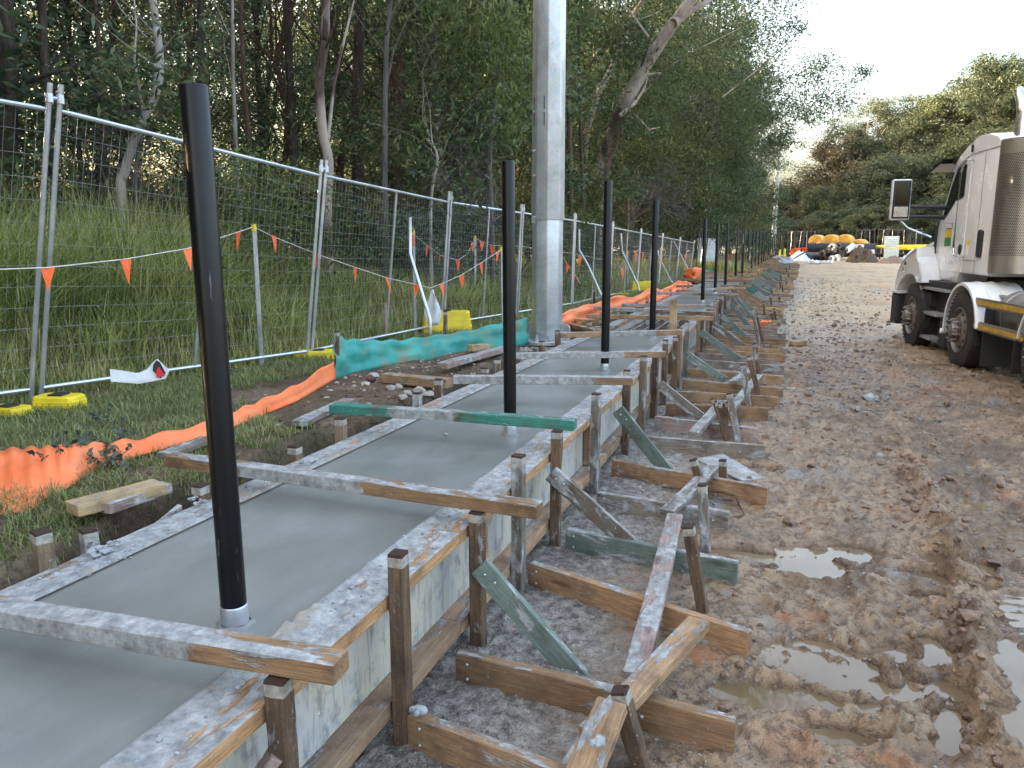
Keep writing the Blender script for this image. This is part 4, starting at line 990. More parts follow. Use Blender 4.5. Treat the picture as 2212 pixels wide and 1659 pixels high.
T, B = TB([(1545,566,578), (1600,560,572), (1650,556,566)], .5); ribbon('silt_fence', T, B, M['tealfab'], 'low green fabric strip far behind the posts', folds=8, amp=.08, seed=6)
for px, py, h, lab in ((232/1.8437+658, 725+90, .0, ''),): pass
def peg(px, pyb, pyt, lab, zb=.48, mt='hard'):
    b = Zp(px, pyb, zb); t = Dp(px, pyt, math.hypot(b.x, b.y)); tag(timber('fabric_peg', t, b - Vector((0, 0, .1)), .035, .035, M[mt], (0, 1, .1)), lab, 'peg', 'timber pegs holding silt fabric')
peg(728, 822, 716, 'timber peg at the bunched corner of the teal fabric'); peg(962, 770, 672, 'thin brown peg standing before the big yellow block', mt='hard')
peg(1284, 690, 624, 'thin dark peg in the orange fabric right of the pole'); peg(1417, 650, 606, 'thin dark peg by the second yellow block', mt='hard')

# ================================================================== LIGHT POLES
def light_pole(c, r0, r1, H, seam, near, lab, rot=0):
    root = empty('light_pole', c, rot); tag(root, lab, 'light pole', 'galvanised steel light poles')
    mb = MB(); kk = seam / H; rs = r0 + (r1 - r0) * kk
    a8 = [math.pi / 8 + k * math.pi / 4 for k in range(8)]
    def octo(prof, nm):
        mb = MB(); vs = [(r * math.cos(a), r * math.sin(a), z) for r, z in prof for a in a8]; fs = [(i*8+j, i*8+(j+1) % 8, i*8+8+(j+1) % 8, i*8+8+j) for i in range(len(prof) - 1) for j in range(8)]
        fs += [tuple(range(7, -1, -1)), tuple((len(prof) - 1) * 8 + j for j in range(8))]; mb.add(vs, fs); o = mb.build(nm, M['galv'], root, bev=.012 if near and nm != 'x' else 0); o.data.set_sharp_from_angle(angle=R(30)); return o
    octo([(r0, .04), (rs, seam + .3)], 'lower_shaft'); octo([(rs + .014, seam), (r1, H)], 'upper_shaft')
    if near:
        mb = MB(); mb.lathe([(.0001, 0), (r0 * 1.5, 0), (r0 * 1.5, .035), (r0 * 1.47, .04), (.0001, .04)], 40); mb.build('base_plate', M['galv'], root, True)
        mb = MB(); mb.lathe([(r0 * 1.75, -.16), (r0 * 1.75, -.02), (.0001, -.02)], 40); mb.build('footing', M['conc_rough'], root, True)
        for k in range(10):
            a = k * math.pi / 5 + .2; p = Vector((math.cos(a), math.sin(a), 0)) * r0 * 1.3; mb = MB(); mb.tube([p + Vector((0, 0, .03)), p + Vector((0, 0, .115))], .014, 8); mb.tube([p + Vector((0, 0, .04)), p + Vector((0, 0, .07))], .026, 6); mb.build('anchor_bolt', M['galv'], root)
        for sgn in (-1, 1):
            mb = MB(); P_ = [(0, .04), (0, .235), (.09, .235), (.115, .22), (.13, .19), (.13, .04)]
            Mx = Matrix.Translation((sgn * r0 * .9, 0, 0)) @ (Matrix.Rotation(R(90), 4, 'X')); poly = [(x * sgn, y) for x, y in P_]; mb.prism(poly, -.008, .008, Mx); o = mb.build('lug', M['galv'], root, bev=.002)
            mb = MB(); mb.lathe([(.018, -.0095), (.022, -.0095), (.022, .0095), (.018, .0095)], 16, Matrix.Translation((sgn * (r0 * .9 + .085), 0, .175)) @ Matrix.Rotation(R(90), 4, 'X')); mb.build('lug_hole_rim', M['steel_dark'], root, True)
        def face_pt(kf, z, off=0, u=0):
            a = a8[kf] + math.pi / 8; r = (r0 + (r1 - r0) * z / H + (.014 if z > seam else 0)) * math.cos(math.pi / 8) + off
            return Vector((math.cos(a) * r - math.sin(a) * u, math.sin(a) * r + math.cos(a) * u, z)), Vector((math.cos(a), math.sin(a), 0))
        for kf, z, u in ((4, seam + 1.18, .0), (5, seam + 1.18, .02), (3, seam + 1.18, 0.0)):
            p, nn = face_pt(kf, z, 0, u); mb = MB(); mb.bar(p - Vector((0, 0, .16)), p + Vector((0, 0, .16)), .009, .006, nn); mb.build('slot', M['rubber'], root)
            mb = MB(); mb.tube([p, p + nn * .012], .016, 6); mb.build('bolt_head', M['galv'], root)
        for z in (seam + .76, seam + .49):
            p, nn = face_pt(4, z, 0, .01); mb = MB(); mb.tube([p - nn * .003, p + nn * .010], .020, 8); mb.tube([p + nn * .01, p + nn * .018], .011, 6); mb.build('bolt_head', M['galv'], root)
        for u in (.045, .105):
            p, nn = face_pt(4, seam, .012, u - .03); mb = MB(); mb.tube([p + Vector((0, 0, -.03)), p + nn * .018 + Vector((0, 0, -.015)), p + nn * .018 + Vector((0, 0, .03)), p + Vector((0, 0, .045))], .006, 6); mb.build('hook', M['galv'], root)
    return root
light_pole((-2.615, 8.62, .50), .182, .150, 12.0, 1.42, True, 'huge octagonal galvanised light pole rising beside the slab', R(-6))
light_pole((-.98, 62, .75), .21, .12, 10.6, 4.2, False, 'slim silver light pole far away at the end of the posts')

# ================================================================== CLUTTER ON THE GRASS
def lay(a, b, z, w, t, mt, lab, up=(0, 0, 1)):
    p, q = Zp(*a, z), Zp(*b, z); tag(timber('offcut', p, q, w, t, M[mt], up), lab, 'board', 'boards left on the grass')
lay((155,1100), (345,1050), .585, .11, .05, 'blond', 'blond board with dried concrete lying on the grass by the left stakes')
lay((225,1098), (362,1052), .57, .07, .045, 'pink', 'pale pinkish board lying beside the blond board')
lay((300,975), (445,925), .52, .10, .035, 'blond', 'pale board half under the orange silt fabric')
lay((355,985), (450,948), .55, .09, .03, 'pine_grey', 'grey board behind the end of the second crossbeam')
lay((645,915), (755,865), .53, .10, .035, 'pine_grey', 'grey weathered board left of the teal beam')
lay((828,815), (972,828), .56, .12, .07, 'pine', 'thick brown board in the dirt before the teal fabric')
lay((955,790), (1095,752), .57, .12, .05, 'pink', 'long pale board on the dirt behind the brown one')
lay((1014,752), (1052,748), .58, .10, .06, 'blond', 'short block of timber against the teal fabric')
lay((1232,690), (1300,695), .60, .12, .04, 'blond', 'white split board on top of the scrap pile by the pole')
lay((1222,700), (1290,715), .55, .12, .05, 'pine_wet', 'reddish board in the scrap pile by the pole')
lay((1255,712), (1330,705), .53, .10, .04, 'pine_grey', 'grey board under the scrap pile by the pole')
tag(timber('offcut', Zp(1712, 742, .06), Zp(1737, 740, .06), .14, .07, M['blond']), 'short blond timber block alone on the mud', 'block')
mb = MB(); c = Zp(460, 775, .5)
for k, (px, py, r_) in enumerate(((905,845,.05), (925,852,.045), (880,850,.04), (845,838,.035), (808,812,.05), (860,835,.025), (940,842,.03), (790,830,.03), (600,918,.02), (1035,775,.03), (870,858,.03), (1180,742,.03))):
    mb = MB(); q = Zp(px, py, .52); lump(mb, q, r_, 2); tag(mb.build('stone', M['stone'], None, False), 'pale angular stone on the bare dirt, %s of the loose stones' % ordn(k), 'stone', 'loose stones on the bank')
mb = MB(); q = Zp(802, 818, .54); lump(mb, q, .035, 2); tag(mb.build('red_cap', M['redplast'], None, 'all'), 'small red plastic cap lying below the teal fabric', 'cap')
mb = MB(); q = Zp(1650, 700, .16)
for k in range(14): lump(mb, q + Vector((rnd.gauss(0, .09), rnd.gauss(0, .05), rnd.uniform(0, .05))), rnd.uniform(.02, .05))
tag(mb.build('orange_scrap', M['orange']), 'crumpled scrap of orange fabric caught between the rails', 'fabric scrap')
mb = MB(); timber
tag(timber('buried_board', (-2.41, 2.52, .475), (-2.40, 1.95, .33), .025, .13, M['hard_grey'], (0,0,1)), 'dark wet board slanting into the gap beside the left form', 'board')
# lengths of concrete offcut / tile scraps on the mud
for k, (px, py, s_) in enumerate(((1710,842,.06), (1755,850,.04), (1900,985,.04), (1880,860,.08))):
    mb = MB(); q = Zp(px, py, .015); lump(mb, q, s_, 1); o = mb.build('concrete_scrap', M['spill']); o.scale.z = 1; tag(o, 'pale concrete scrap on the mud, %s from the left' % ordn(k if k < 2 else (3 if k == 2 else 2)), 'concrete scrap', 'pale scraps on the mud')

# ================================================================== TRUCK (local: x forward, y to the truck's left (towards us), z up)
P0 = Zp(2070, 795, 0); P1 = Zp(1985, 757, 0)
hd = math.atan2(P1.y - P0.y, P1.x - P0.x)
TR = empty('truck', (P0.x, P0.y, -.02), hd); tag(TR, 'white concrete company truck cab with tall mirror and steel exhaust stack, parked on the mud', 'truck')
def tp(mb, nm, mats, smooth=True, bev=0, parent=None): 
    return mb.build(nm, mats, parent or TR, smooth, bev=bev)
def Y(v): return -v                            # v = distance inwards from the wheel face
RW = .52
def wheel(u, v, lab=None, flip=False):
    root = empty('wheel', (u, Y(v), RW)); root.parent = TR
    Mx = Matrix.Rotation(R(-90 if not flip else 90), 4, 'X')   # lathe z -> outward (+y)
    Mx = Matrix.Rotation(R(-90), 4, 'X') if not flip else Matrix.Rotation(R(90), 4, 'X')
    mb = MB(); pr = [(.30, -.26), (.46, -.27), (.505, -.25), (.52, -.21), (.522, -.17), (.512, -.165), (.512, -.155), (.522, -.15), (.522, -.09), (.512, -.085), (.512, -.075), (.52, -.07), (.518, -.04), (.50, -.012), (.47, .0), (.40, .004), (.34, -.002), (.30, -.012)]
    mb.lathe(pr, 48, Mx)
    for k in range(44):
        a = k * 2 * math.pi / 44
        for z0 in (-.235, -.12, -.03):
            p = Vector((math.cos(a) * .521, math.sin(a) * .521, z0)); q = Vector((math.cos(a + .02) * .521, math.sin(a + .02) * .521, z0 + .06 if z0 < -.05 else z0 + .025)); mb.bar(Mx @ p, Mx @ q, .030, .007, Mx @ Vector((math.cos(a), math.sin(a), 0)))
    mb.build('tyre', M['tyre'], root, True)
    mb = MB(); mb.lathe([(.305, -.012), (.312, .004), (.298, .008), (.29, -.01), (.285, -.03), (.275, -.05), (.262, -.045), (.20, .005), (.17, .02), (.13, .022), (.125, .03), (.11, .035)], 40, Mx); mb.build('rim', M['alloy'], root, 30)
    mb = MB()
    for k in range(10):
        a = k * math.pi / 5; c = Vector((math.cos(a) * .235, math.sin(a) * .235, -.016)); mb.lathe([(.0001, .004), (.026, .003), (.030, -.004)], 12, Mx @ Matrix.Translation(c) @ Matrix.Rotation(a, 4, 'Z') @ Matrix.Rotation(R(38), 4, 'Y'))
    mb.build('hand_holes', M['rubber'], root, True)
    mb = MB(); mb.lathe([(.105, .02), (.10, .07), (.085, .10), (.05, .115), (.0001, .118)], 24, Mx); mb.build('hub', M['alloy'], root, 35)
    mb = MB()
    for k in range(10):
        a = k * math.pi / 5 + .3; c = Mx @ Vector((math.cos(a) * .145, math.sin(a) * .145, .02)); d = (Mx @ Vector((0, 0, 1, ))) ; mb.tube([c, c + d * .03, c + d * .085, c + d * .095], [.02, .02, .014, .004], 6)
    mb.build('wheel_nuts', M['alloy'], root, 30)
    mb = MB(); mb.lathe([(.125, .032), (.165, .032), (.165, .045), (.125, .045)], 24, Mx); mb.build('nut_ring', M['redplast'], root, 30)
    return root
wheel(2.42, 0); wheel(.15, 0); wheel(2.42, 2.4, flip=True); wheel(.15, 2.4, flip=True); wheel(-2.35, 0); wheel(-3.75, 0); wheel(-2.35, 2.4, flip=True)
# chassis rails, axles, fuel area
mb = MB()
for v in (.75, 1.6): mb.box(-5.2, 3.4, Y(v) - .04, Y(v) + .04, .72, 1.0)
for u in (2.42, .15): mb.tube([(u, Y(.2), RW), (u, Y(2.2), RW)], .07, 10)
for u in (-.6, 1.2, 3.2): mb.box(u, u + .1, Y(1.6), Y(.75), .75, .95)
mb.box(.2, 2.9, Y(1.7), Y(.65), .55, 1.2)
tp(mb, 'chassis', M['rubber'], False)
# cab shell: side profile extruded across, with crowned roof
CV = .25; CW = 1.9
def ring(pts, v0, v1, cham=.06):
    mb = MB(); n = len(pts); c = (sum(p[0] for p in pts) / n, sum(p[1] for p in pts) / n)
    def sc(k): return [((p[0] - c[0]) * k + c[0], (p[1] - c[1]) * k + c[1]) for p in pts]
    lv = [(v0, 1 - cham * .75), (v0 + cham * .25, 1 - cham * .25), (v0 + cham, 1), (v1 - cham, 1), (v1 - cham * .25, 1 - cham * .25), (v1, 1 - cham * .75)]
    vs = [(x, Y(v), z) for v, k in lv for x, z in sc(k)]
    fs = [tuple(range(n)), tuple((len(lv) - 1) * n + j for j in range(n - 1, -1, -1))]
    for i in range(len(lv) - 1):
        for j in range(n): fs.append((i*n+j, i*n+(j+1) % n, (i+1)*n+(j+1) % n, (i+1)*n+j))
    mb.add(vs, fs); return mb
cab = [(.05, 1.25), (.05, 2.86), (.12, 3.0), (.45, 3.10), (.85, 3.12), (1.2, 3.05), (1.55, 2.93), (1.78, 2.78), (1.95, 2.5), (2.18, 2.16), (2.32, 1.9), (2.34, 1.58), (2.26, 1.12), (1.25, 1.10), (1.15, 1.25)]
tp(ring(cab, CV, CV + CW, .05), 'cab', M['white'], 28)
# roof shell slightly proud with a seam below
roof = [(.04, 2.92), (.04, 3.0), (.15, 3.06), (.45, 3.13), (.85, 3.15), (1.2, 3.08), (1.55, 2.96), (1.86, 2.80), (1.84, 2.75), (1.5, 2.85), (1.1, 2.93), (.6, 2.93)]
tp(ring(roof, CV - .012, CV + CW + .012, .05), 'roof_shell', M['white'], 28)
def side_patch(pts, nm, mat, v=CV, off=.006, th=.012, parent=None, bev=0):
    mb = MB(); Mx = Matrix(((1, 0, 0, 0), (0, 0, 1, Y(v)), (0, 1, 0, 0), (0, 0, 0, 1))); mb.prism(pts, off, off + th, Mx); return mb.build(nm, mat, parent or TR, False, bev=bev)
door = side_patch([(1.06, 1.27), (1.06, 2.80), (1.12, 2.86), (1.40, 2.86), (1.70, 2.74), (1.90, 2.45), (2.10, 2.12), (2.18, 1.75), (2.12, 1.40), (1.95, 1.27)], 'door', M['white'], off=-.012, th=.02, bev=.006)
side_patch([(1.24, 2.37), (1.24, 2.79), (1.36, 2.83), (1.60, 2.76), (1.82, 2.50), (2.04, 2.14), (1.95, 2.10), (1.72, 2.24), (1.58, 2.33), (1.38, 2.34)], 'side_window', M['glass'], off=.006, th=.006, parent=door)
side_patch([(1.215, 2.345), (1.215, 2.81), (1.36, 2.855), (1.615, 2.785), (1.85, 2.52), (2.09, 2.11), (1.95, 2.065), (1.70, 2.215), (1.57, 2.305), (1.38, 2.315)], 'window_seal', M['rubber'], off=.002, th=.006, parent=door)
st = side_patch([(1.60, 1.90), (1.60, 1.99), (1.88, 1.99), (1.88, 1.90)], 'company_sticker', M['blk'], off=.010, th=.003, parent=door)
side_patch([(1.605, 1.775), (1.605, 1.898), (1.885, 1.898), (1.885, 1.775)], 'sticker_band', simple('yellow sticker', (.62, .42, .03), .5), off=.0095, th=.003, parent=st)
side_patch([(1.61, 1.65), (1.61, 1.772), (1.89, 1.772), (1.89, 1.65)], 'sticker_band', simple('green sticker', (.03, .24, .06), .5), off=.0095, th=.003, parent=st)
def text(s_, loc, size, mat, parent, nm='lettering', sx=1.0):
    cu = bpy.data.curves.new(nm, 'FONT'); cu.body = s_; cu.size = size; cu.extrude = .001; cu.align_x = 'CENTER'; cu.align_y = 'CENTER'; cu.offset = .0025
    o = bpy.data.objects.new(nm, cu); COL.objects.link(o); o.matrix_world = Matrix.Identity(4)
    bpy.context.view_layer.update(); me = bpy.data.meshes.new_from_object(o); bpy.data.objects.remove(o); me.materials.clear(); me.materials.append(mat)
    # text plane: x -> truck backward (reads left to right from outside), y -> up
    Mx = Matrix(((-sx, 0, 0, loc[0]), (0, 0, 1, loc[1]), (0, 1, 0, loc[2]), (0, 0, 0, 1))); me.transform(Mx)
    o = bpy.data.objects.new(nm, me); COL.objects.link(o); o.parent = parent; return o
text('BORAL', (1.74, Y(CV) + .0145, 1.945), .098, M['wht'], st, sx=.86)
side_patch([(.82, 1.66), (.82, 1.72), (.95, 1.72), (.95, 1.66)], 'warning_label', M['yellow'], off=.004, th=.002)
side_patch([(.83, 1.52), (.83, 1.657), (.94, 1.657), (.94, 1.52)], 'warning_label', M['wht'], off=.004, th=.002)
side_patch([(1.44, 1.385), (1.44, 1.42), (1.62, 1.43), (1.62, 1.39)], 'cab_badge', M['chrome'], off=.012, th=.004)
# panel seams, side fairing
side_patch([(.56, 1.25), (.56, 2.94), (.565, 2.94), (.565, 1.25)], 'panel_seam', M['rubber'], off=.001, th=.002)
side_patch([(.55, 1.44), (.55, 1.446), (1.05, 1.446), (1.05, 1.44)], 'panel_seam', M['rubber'], off=.001, th=.002)
side_patch([(.33, 1.50), (.33, 1.85), (.43, 1.87), (.47, 1.84), (.47, 1.52), (.43, 1.49)], 'black_vent', M['rubber'], off=.0, th=.035, bev=.01)
# door handle + grab rail
mb = MB(); mb.lathe([(.0001, .012), (.07, .008), (.075, 0)], 20, Matrix.Translation((1.18, Y(CV) + .008, 1.60)) @ Matrix.Rotation(R(-90), 4, 'X')); mb.build('door_handle', M['rubber'], door, True)
mb = MB(); a = Y(CV); mb.tube([(.98, a, 2.84), (.98, a + .09, 2.84), (1.10, a + .10, 2.80), (1.17, a + .10, 2.7), (1.17, a + .10, 1.62), (1.12, a + .10, 1.52), (1.0, a + .08, 1.50), (1.0, a, 1.50)], .016, 8); tp(mb, 'grab_rail', M['chrome'])
# sun visor, mirror
mb = MB(); Mx = Matrix(((1, 0, 0, 0), (0, 0, 1, 0), (0, 1, 0, 0), (0, 0, 0, 1))); mb.prism([(1.70, 2.86), (1.62, 2.92), (2.0, 2.87), (2.16, 2.80), (2.16, 2.78)], Y(1.9), Y(.02), Mx); tp(mb, 'sun_visor', M['glass'], False, .008)
mir = empty('mirror', (2.0, .25, 2.05)); mir.parent = TR
def rbox(x0, x1, y0, y1, z0, z1, b): mb = MB(); mb.box(x0, x1, y0, y1, z0, z1); return mb, b
mb = MB(); mb.box(-.03, .10, .02, .30, .0, .62); mb.build('mirror_housing', M['white'], mir, 30, bev=.03)
mb = MB(); mb.box(-.045, -.02, .035, .285, .02, .60); mb.build('mirror_surround', M['rubber'], mir, 30, bev=.012)
mb = MB(); mb.box(-.052, -.046, .06, .26, .22, .575); mb.build('mirror_glass', M['mirror'] if 'mirror' in M else M['chrome'], mir, bev=.002)
mb = MB(); mb.box(-.052, -.046, .06, .26, .045, .20); mb.build('mirror_glass', M['chrome'], mir, bev=.002)
mb = MB()
for z in (.20, .05): mb.tube([(.02, .03, z), (.02, -.30, z - .01), (.02, -.50, z - .02)], [.022, .028, .035], 8)
mb.build('mirror_arm', M['rubber'], mir, True)
mb = MB(); mb.tube([(.03, .15, .0), (.12, .0, -.12), (.45, -.45, -.26)], .014, 8); mb.build('mirror_brace', M['chrome'], mir, True)
# bonnet
bon = [(2.2, 1.02), (2.3, 1.62), (2.42, 1.80), (3.3, 1.66), (3.75, 1.48), (3.9, 1.0), (3.9, .75), (3.3, .75)]
tp(ring(bon, .34, 2.06, .10), 'bonnet', M['white'], 30)
side_patch([(2.235, 1.12), (2.30, 1.60), (2.36, 1.95), (2.40, 1.95), (2.36, 1.58), (2.32, 1.30), (2.36, 1.12)], 'bonnet_gap', M['rubber'], v=.26, off=.0, th=.03)
mb = MB(); mb.lathe([(.0001, .05), (.05, .04), (.06, 0)], 14, Matrix.Translation((2.36, Y(.27), 1.62)) @ Matrix.Rotation(R(-90), 4, 'X')); mb.tube([(2.36, Y(.27) + .03, 1.62), (2.33, Y(.27) + .03, 1.45)], .03, 8); tp(mb, 'bonnet_latch', M['rubber'])
# front guard
def guard(u, r_in, r_out, a0, a1, v0, v1, n=16, zc=RW, lip=.03, ztop=1.0):
    mb = MB(); vs = []
    prof = [(r_in, v0 + .004), (r_in, v0 - .01), (r_out, v0 - .01), (r_out + .012, v0 + .02), (r_out + .012, v1 - .02), (r_out, v1), (r_in + .02, v1 - .005), (r_in + .02, v0 + .03)]
    for i in range(n + 1):
        a = R(a0 + (a1 - a0) * i / n)
        for r, v in prof: vs.append((u + r * math.cos(a), Y(v), zc + r * math.sin(a) * ztop))
    k = len(prof); fs = [tuple(range(k)), tuple(n * k + j for j in range(k - 1, -1, -1))]
    for i in range(n):
        for j in range(k): fs.append((i*k+j, i*k+(j+1) % k, (i+1)*k+(j+1) % k, (i+1)*k+j))
    mb.add(vs, fs); return mb
mb = MB(); Mx = Matrix(((1, 0, 0, 0), (0, 0, 1, 0), (0, 1, 0, 0), (0, 0, 0, 1)))
out = [(3.42, .88), (3.40, 1.0), (3.30, 1.20), (3.12, 1.36), (2.90, 1.46), (2.60, 1.54), (2.30, 1.60), (1.86, 1.60)]
out = [(3.44, .88), (3.41, 1.02), (3.30, 1.22), (3.12, 1.37), (2.88, 1.47), (2.60, 1.55), (2.34, 1.60), (2.30, 1.45), (2.14, 1.38), (2.04, 1.22), (1.98, 1.08), (2.16, 1.08), (2.26, 1.14), (2.40, 1.19), (2.60, 1.20), (2.80, 1.17), (3.0, 1.10), (3.18, 1.00), (3.34, .88)]
n = len(out); lv = [(-.01, .985), (.0 - .025, 1.0), (.02, 1.012), (.10, 1.015), (.42, 1.03)]
vs = []; c = (2.6, 1.1)
for v, k in ((-.0, .0), (-.03, .5), (-.02, 1.0), (.06, 1.6), (.40, 2.4)):
    for i, (x, z) in enumerate(out):
        s_ = .02 * k if i < 8 else 0; dx_, dz_ = x - 2.6, z - 1.0; L_ = math.hypot(dx_, dz_); vs.append((x + dx_ / L_ * s_, Y(v), z + dz_ / L_ * s_))
mb.add(vs, [tuple(range(n))] + [(i*n+j, i*n+(j+1) % n, (i+1)*n+(j+1) % n, (i+1)*n+j) for i in range(4) for j in range(n)] + [tuple(4*n + j for j in range(n - 1, -1, -1))])
fg = tp(mb, 'front_guard', M['white'], 32)
mb = MB(); mb.lathe([(.0001, .01), (.025, .006), (.03, -.01)], 14, Matrix.Translation((2.92, Y(-.03), 1.36)) @ Matrix.Rotation(R(-90), 4, 'X')); mb.build('side_lamp', M['rubber'], fg, True)
mb = MB(); mb.box(2.88, 2.98, Y(-.02), Y(-.05), 1.22, 1.29); mb.build('side_marker', M['chrome'], fg, bev=.006)
# bumper end / flap in front of the wheel
mb = MB(); mb.box(3.25, 3.62, Y(.75), Y(-.02), .30, .83); mb.box(3.3, 3.95, Y(2.4), Y(.2), .4, .8); tp(mb, 'bumper', M['rubber'], False, .03)
mb = MB(); mb.box(3.2, 3.60, Y(.55), Y(-.03), .835, .865); tp(mb, 'bumper_cap', M['white'], False, .01)
# second steer-axle guard (wide white, ribbed)
tp(guard(.15, .60, .64, -8, 172, .0, .62, 22), 'rear_guard', M['white'], 30)
mb = MB(); 
for v in (.18, .34, .50):
    vs = []
    for i in range(21):
        a = R(-4 + 172 * i / 20)
        for r in (.652, .662):
            for dv in (-.012, .012): vs.append((.15 + r * math.cos(a), Y(v + dv), RW + r * math.sin(a)))
    mb.add(vs, [(i*4+j, i*4+jj, (i+1)*4+jj, (i+1)*4+j) for i in range(20) for j, jj in ((0, 1), (1, 3), (3, 2), (2, 0))])
tp(mb, 'guard_rib', M['white'])
mb = MB(); mb.tube([(.82, Y(-.02), .44), (.82, Y(.05), .44)], .04, 10); tp(mb, 'guard_end', M['wht'])
# steps between wheels
mb = MB()
for (u0, u1, z, v0) in ((1.02, 2.30, 1.02, .06), (1.30, 2.15, .64, .04), (1.52, 2.1, .26, .04)): mb.box(u0, u1, Y(v0 + .30), Y(v0), z - .045, z)
tp(mb, 'step', M['tread'], False, .006)
mb = MB(); mb.box(1.25, 2.05, Y(.6), Y(.22), .18, 1.0); mb.box(1.05, 1.35, Y(.55), Y(.12), .15, .60); mb.box(1.9, 2.15, Y(.3), Y(.1), .70, .93); tp(mb, 'step_well', M['rubber'], False, .02)
mb = MB(); mb.tube([(2.2, Y(.06), 1.02), (2.12, Y(.06), .8), (2.1, Y(.06), .62), (2.15, Y(.06), .35)], .035, 8); tp(mb, 'step_bracket', M['alloy'])
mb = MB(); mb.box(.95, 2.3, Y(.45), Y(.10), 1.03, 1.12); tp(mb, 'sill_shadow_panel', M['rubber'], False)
# rear of cab: exhaust shield (perforated), stack
mb = MB(); prof = []; 
def shield(r, z0, z1, c, a0, a1, n=18):
    vs = []; 
    for z in (z0, z1):
        for i in range(n + 1): a = R(a0 + (a1 - a0) * i / n); vs.append((c[0] + r * math.cos(a), c[1] + r * math.sin(a), z))
    mb.add(vs, [(i, i + 1, i + n + 2, i + n + 1) for i in range(n)])
sc_ = (-.05, Y(.55)); shield(.33, 1.30, 2.98, sc_, -40, 250); shield(.315, 1.30, 2.98, sc_, -40, 250)
tp(mb, 'exhaust_shield', M['perf'] if 'perf' in M else M['chrome'])
mb = MB(); mb.lathe([(.0001, 2.97), (.32, 2.97), (.33, 2.985), (.32, 3.0), (.0001, 3.0)], 28, Matrix.Translation((sc_[0], sc_[1], 0))); mb.lathe([(.22, 1.32), (.22, 2.95)], 24, Matrix.Translation((sc_[0], sc_[1], 0))); tp(mb, 'muffler', M['chrome'])
mb = MB(); mb.box(.20, .30, Y(.7), Y(.27), 1.28, 2.96); tp(mb, 'stack_side_panel', M['alloy'], False, .01)
mb = MB(); mb.tube([(.17, Y(.50), 2.98), (.17, Y(.50), 3.34), (.20, Y(.50), 3.46), (.30, Y(.50), 3.58), (.38, Y(.50), 3.68)], [.085, .075, .078, .07, .03], 16); tp(mb, 'exhaust_stack', M['chrome'])
mb = MB(); mb.box(-1.0, -.5, Y(2.0), Y(1.0), 1.2, 2.9); tp(mb, 'air_intake_bulk', M['steel_dark'], False, .03)
# roof items
mb = MB(); mb.box(1.0, 1.45, Y(1.35), Y(.95), 3.14, 3.22); tp(mb, 'beacon_base', M['rubber'], False, .01)
mb = MB(); mb.lathe([(.09, 0), (.085, .04), (.05, .075), (.0001, .085)], 18, Matrix.Translation((1.15, Y(1.0), 3.16))); tp(mb, 'roof_lamp', M['wht'])
mb = MB(); mb.box(.55, .62, Y(1.15), Y(.82), 3.13, 3.38); tp(mb, 'roof_air_box', M['wht'], False, .01)
mb = MB(); mb.tube([(1.02, Y(.22), 2.95), (1.02, Y(.22), 3.05)], .016, 8); mb.tube([(1.02, Y(.22), 3.05), (1.0, Y(.20), 3.62)], .004, 6); tp(mb, 'aerial', M['rubber'])
# side under-run rails with yellow reflective strip, tank, mud flaps
for z in (.94, .64):
    mb = MB(); mb.box(-1.95, -.27, Y(.05), Y(.02), z - .055, z + .055); ur = tp(mb, 'side_rail', M['alloy'], False, .004)
    mb = MB(); mb.box(-1.9, -.30, Y(.018), Y(.012), z - .03, z + .03); mb.build('reflective_strip', simple('faded yellow strip', (.45, .28, .04), .5, 0, .3, 20), ur)
mb = MB(); mb.box(-1.95, -.27, Y(.35), Y(.30), 1.0, 1.03); tp(mb, 'rail_bracket', M['alloy'], False)
mb = MB(); mb.lathe([(.0001, 0), (.27, 0), (.30, .03), (.30, .42), (.31, .43), (.31, .46), (.30, .47), (.30, .95), (.31, .96), (.31, .99), (.30, 1.0), (.30, 1.15), (.27, 1.18), (.0001, 1.18)], 28, Matrix.Translation((-1.75, Y(.45), .80)) @ Matrix.Rotation(R(90), 4, 'Y')); tp(mb, 'fuel_tank', M['alloy'])
mb = MB(); mb.box(-.62, -.60, Y(.62), Y(.04), .14, .95); tp(mb, 'mud_flap', M['rubber'], False, .005)
mb = MB(); mb.box(-1.72, -1.70, Y(.6), Y(-.02), .22, .60); tp(mb, 'mud_flap', M['rubber'], False, .005)
tp(guard(-2.35, .60, .63, 10, 172, .0, .6, 20), 'rear_guard', M['white'], 30)
# mixer bowl out of frame to the right is left out except its front frame
mb = MB(); mb.box(-4.8, -1.2, Y(1.9), Y(.5), 1.05, 1.25); tp(mb, 'rear_frame', M['steel_dark'], False, .02)

# ================================================================== FAR END OF THE SITE
M['drum'] = simple('orange yellow plastic drum', (.78, .42, .08), .5, 0, .1, 3)
M['pipeblk'] = simple('black corrugated pipe', (.02, .021, .024), .5, 0, .3)
M['ibc'] = simple('pale green tank plastic', (.50, .66, .62), .4, 0, .06, 3)
M['mound'] = M['soil']
def far_pt(px, py, d): return Dp(px, py, d)
DF = 60.0
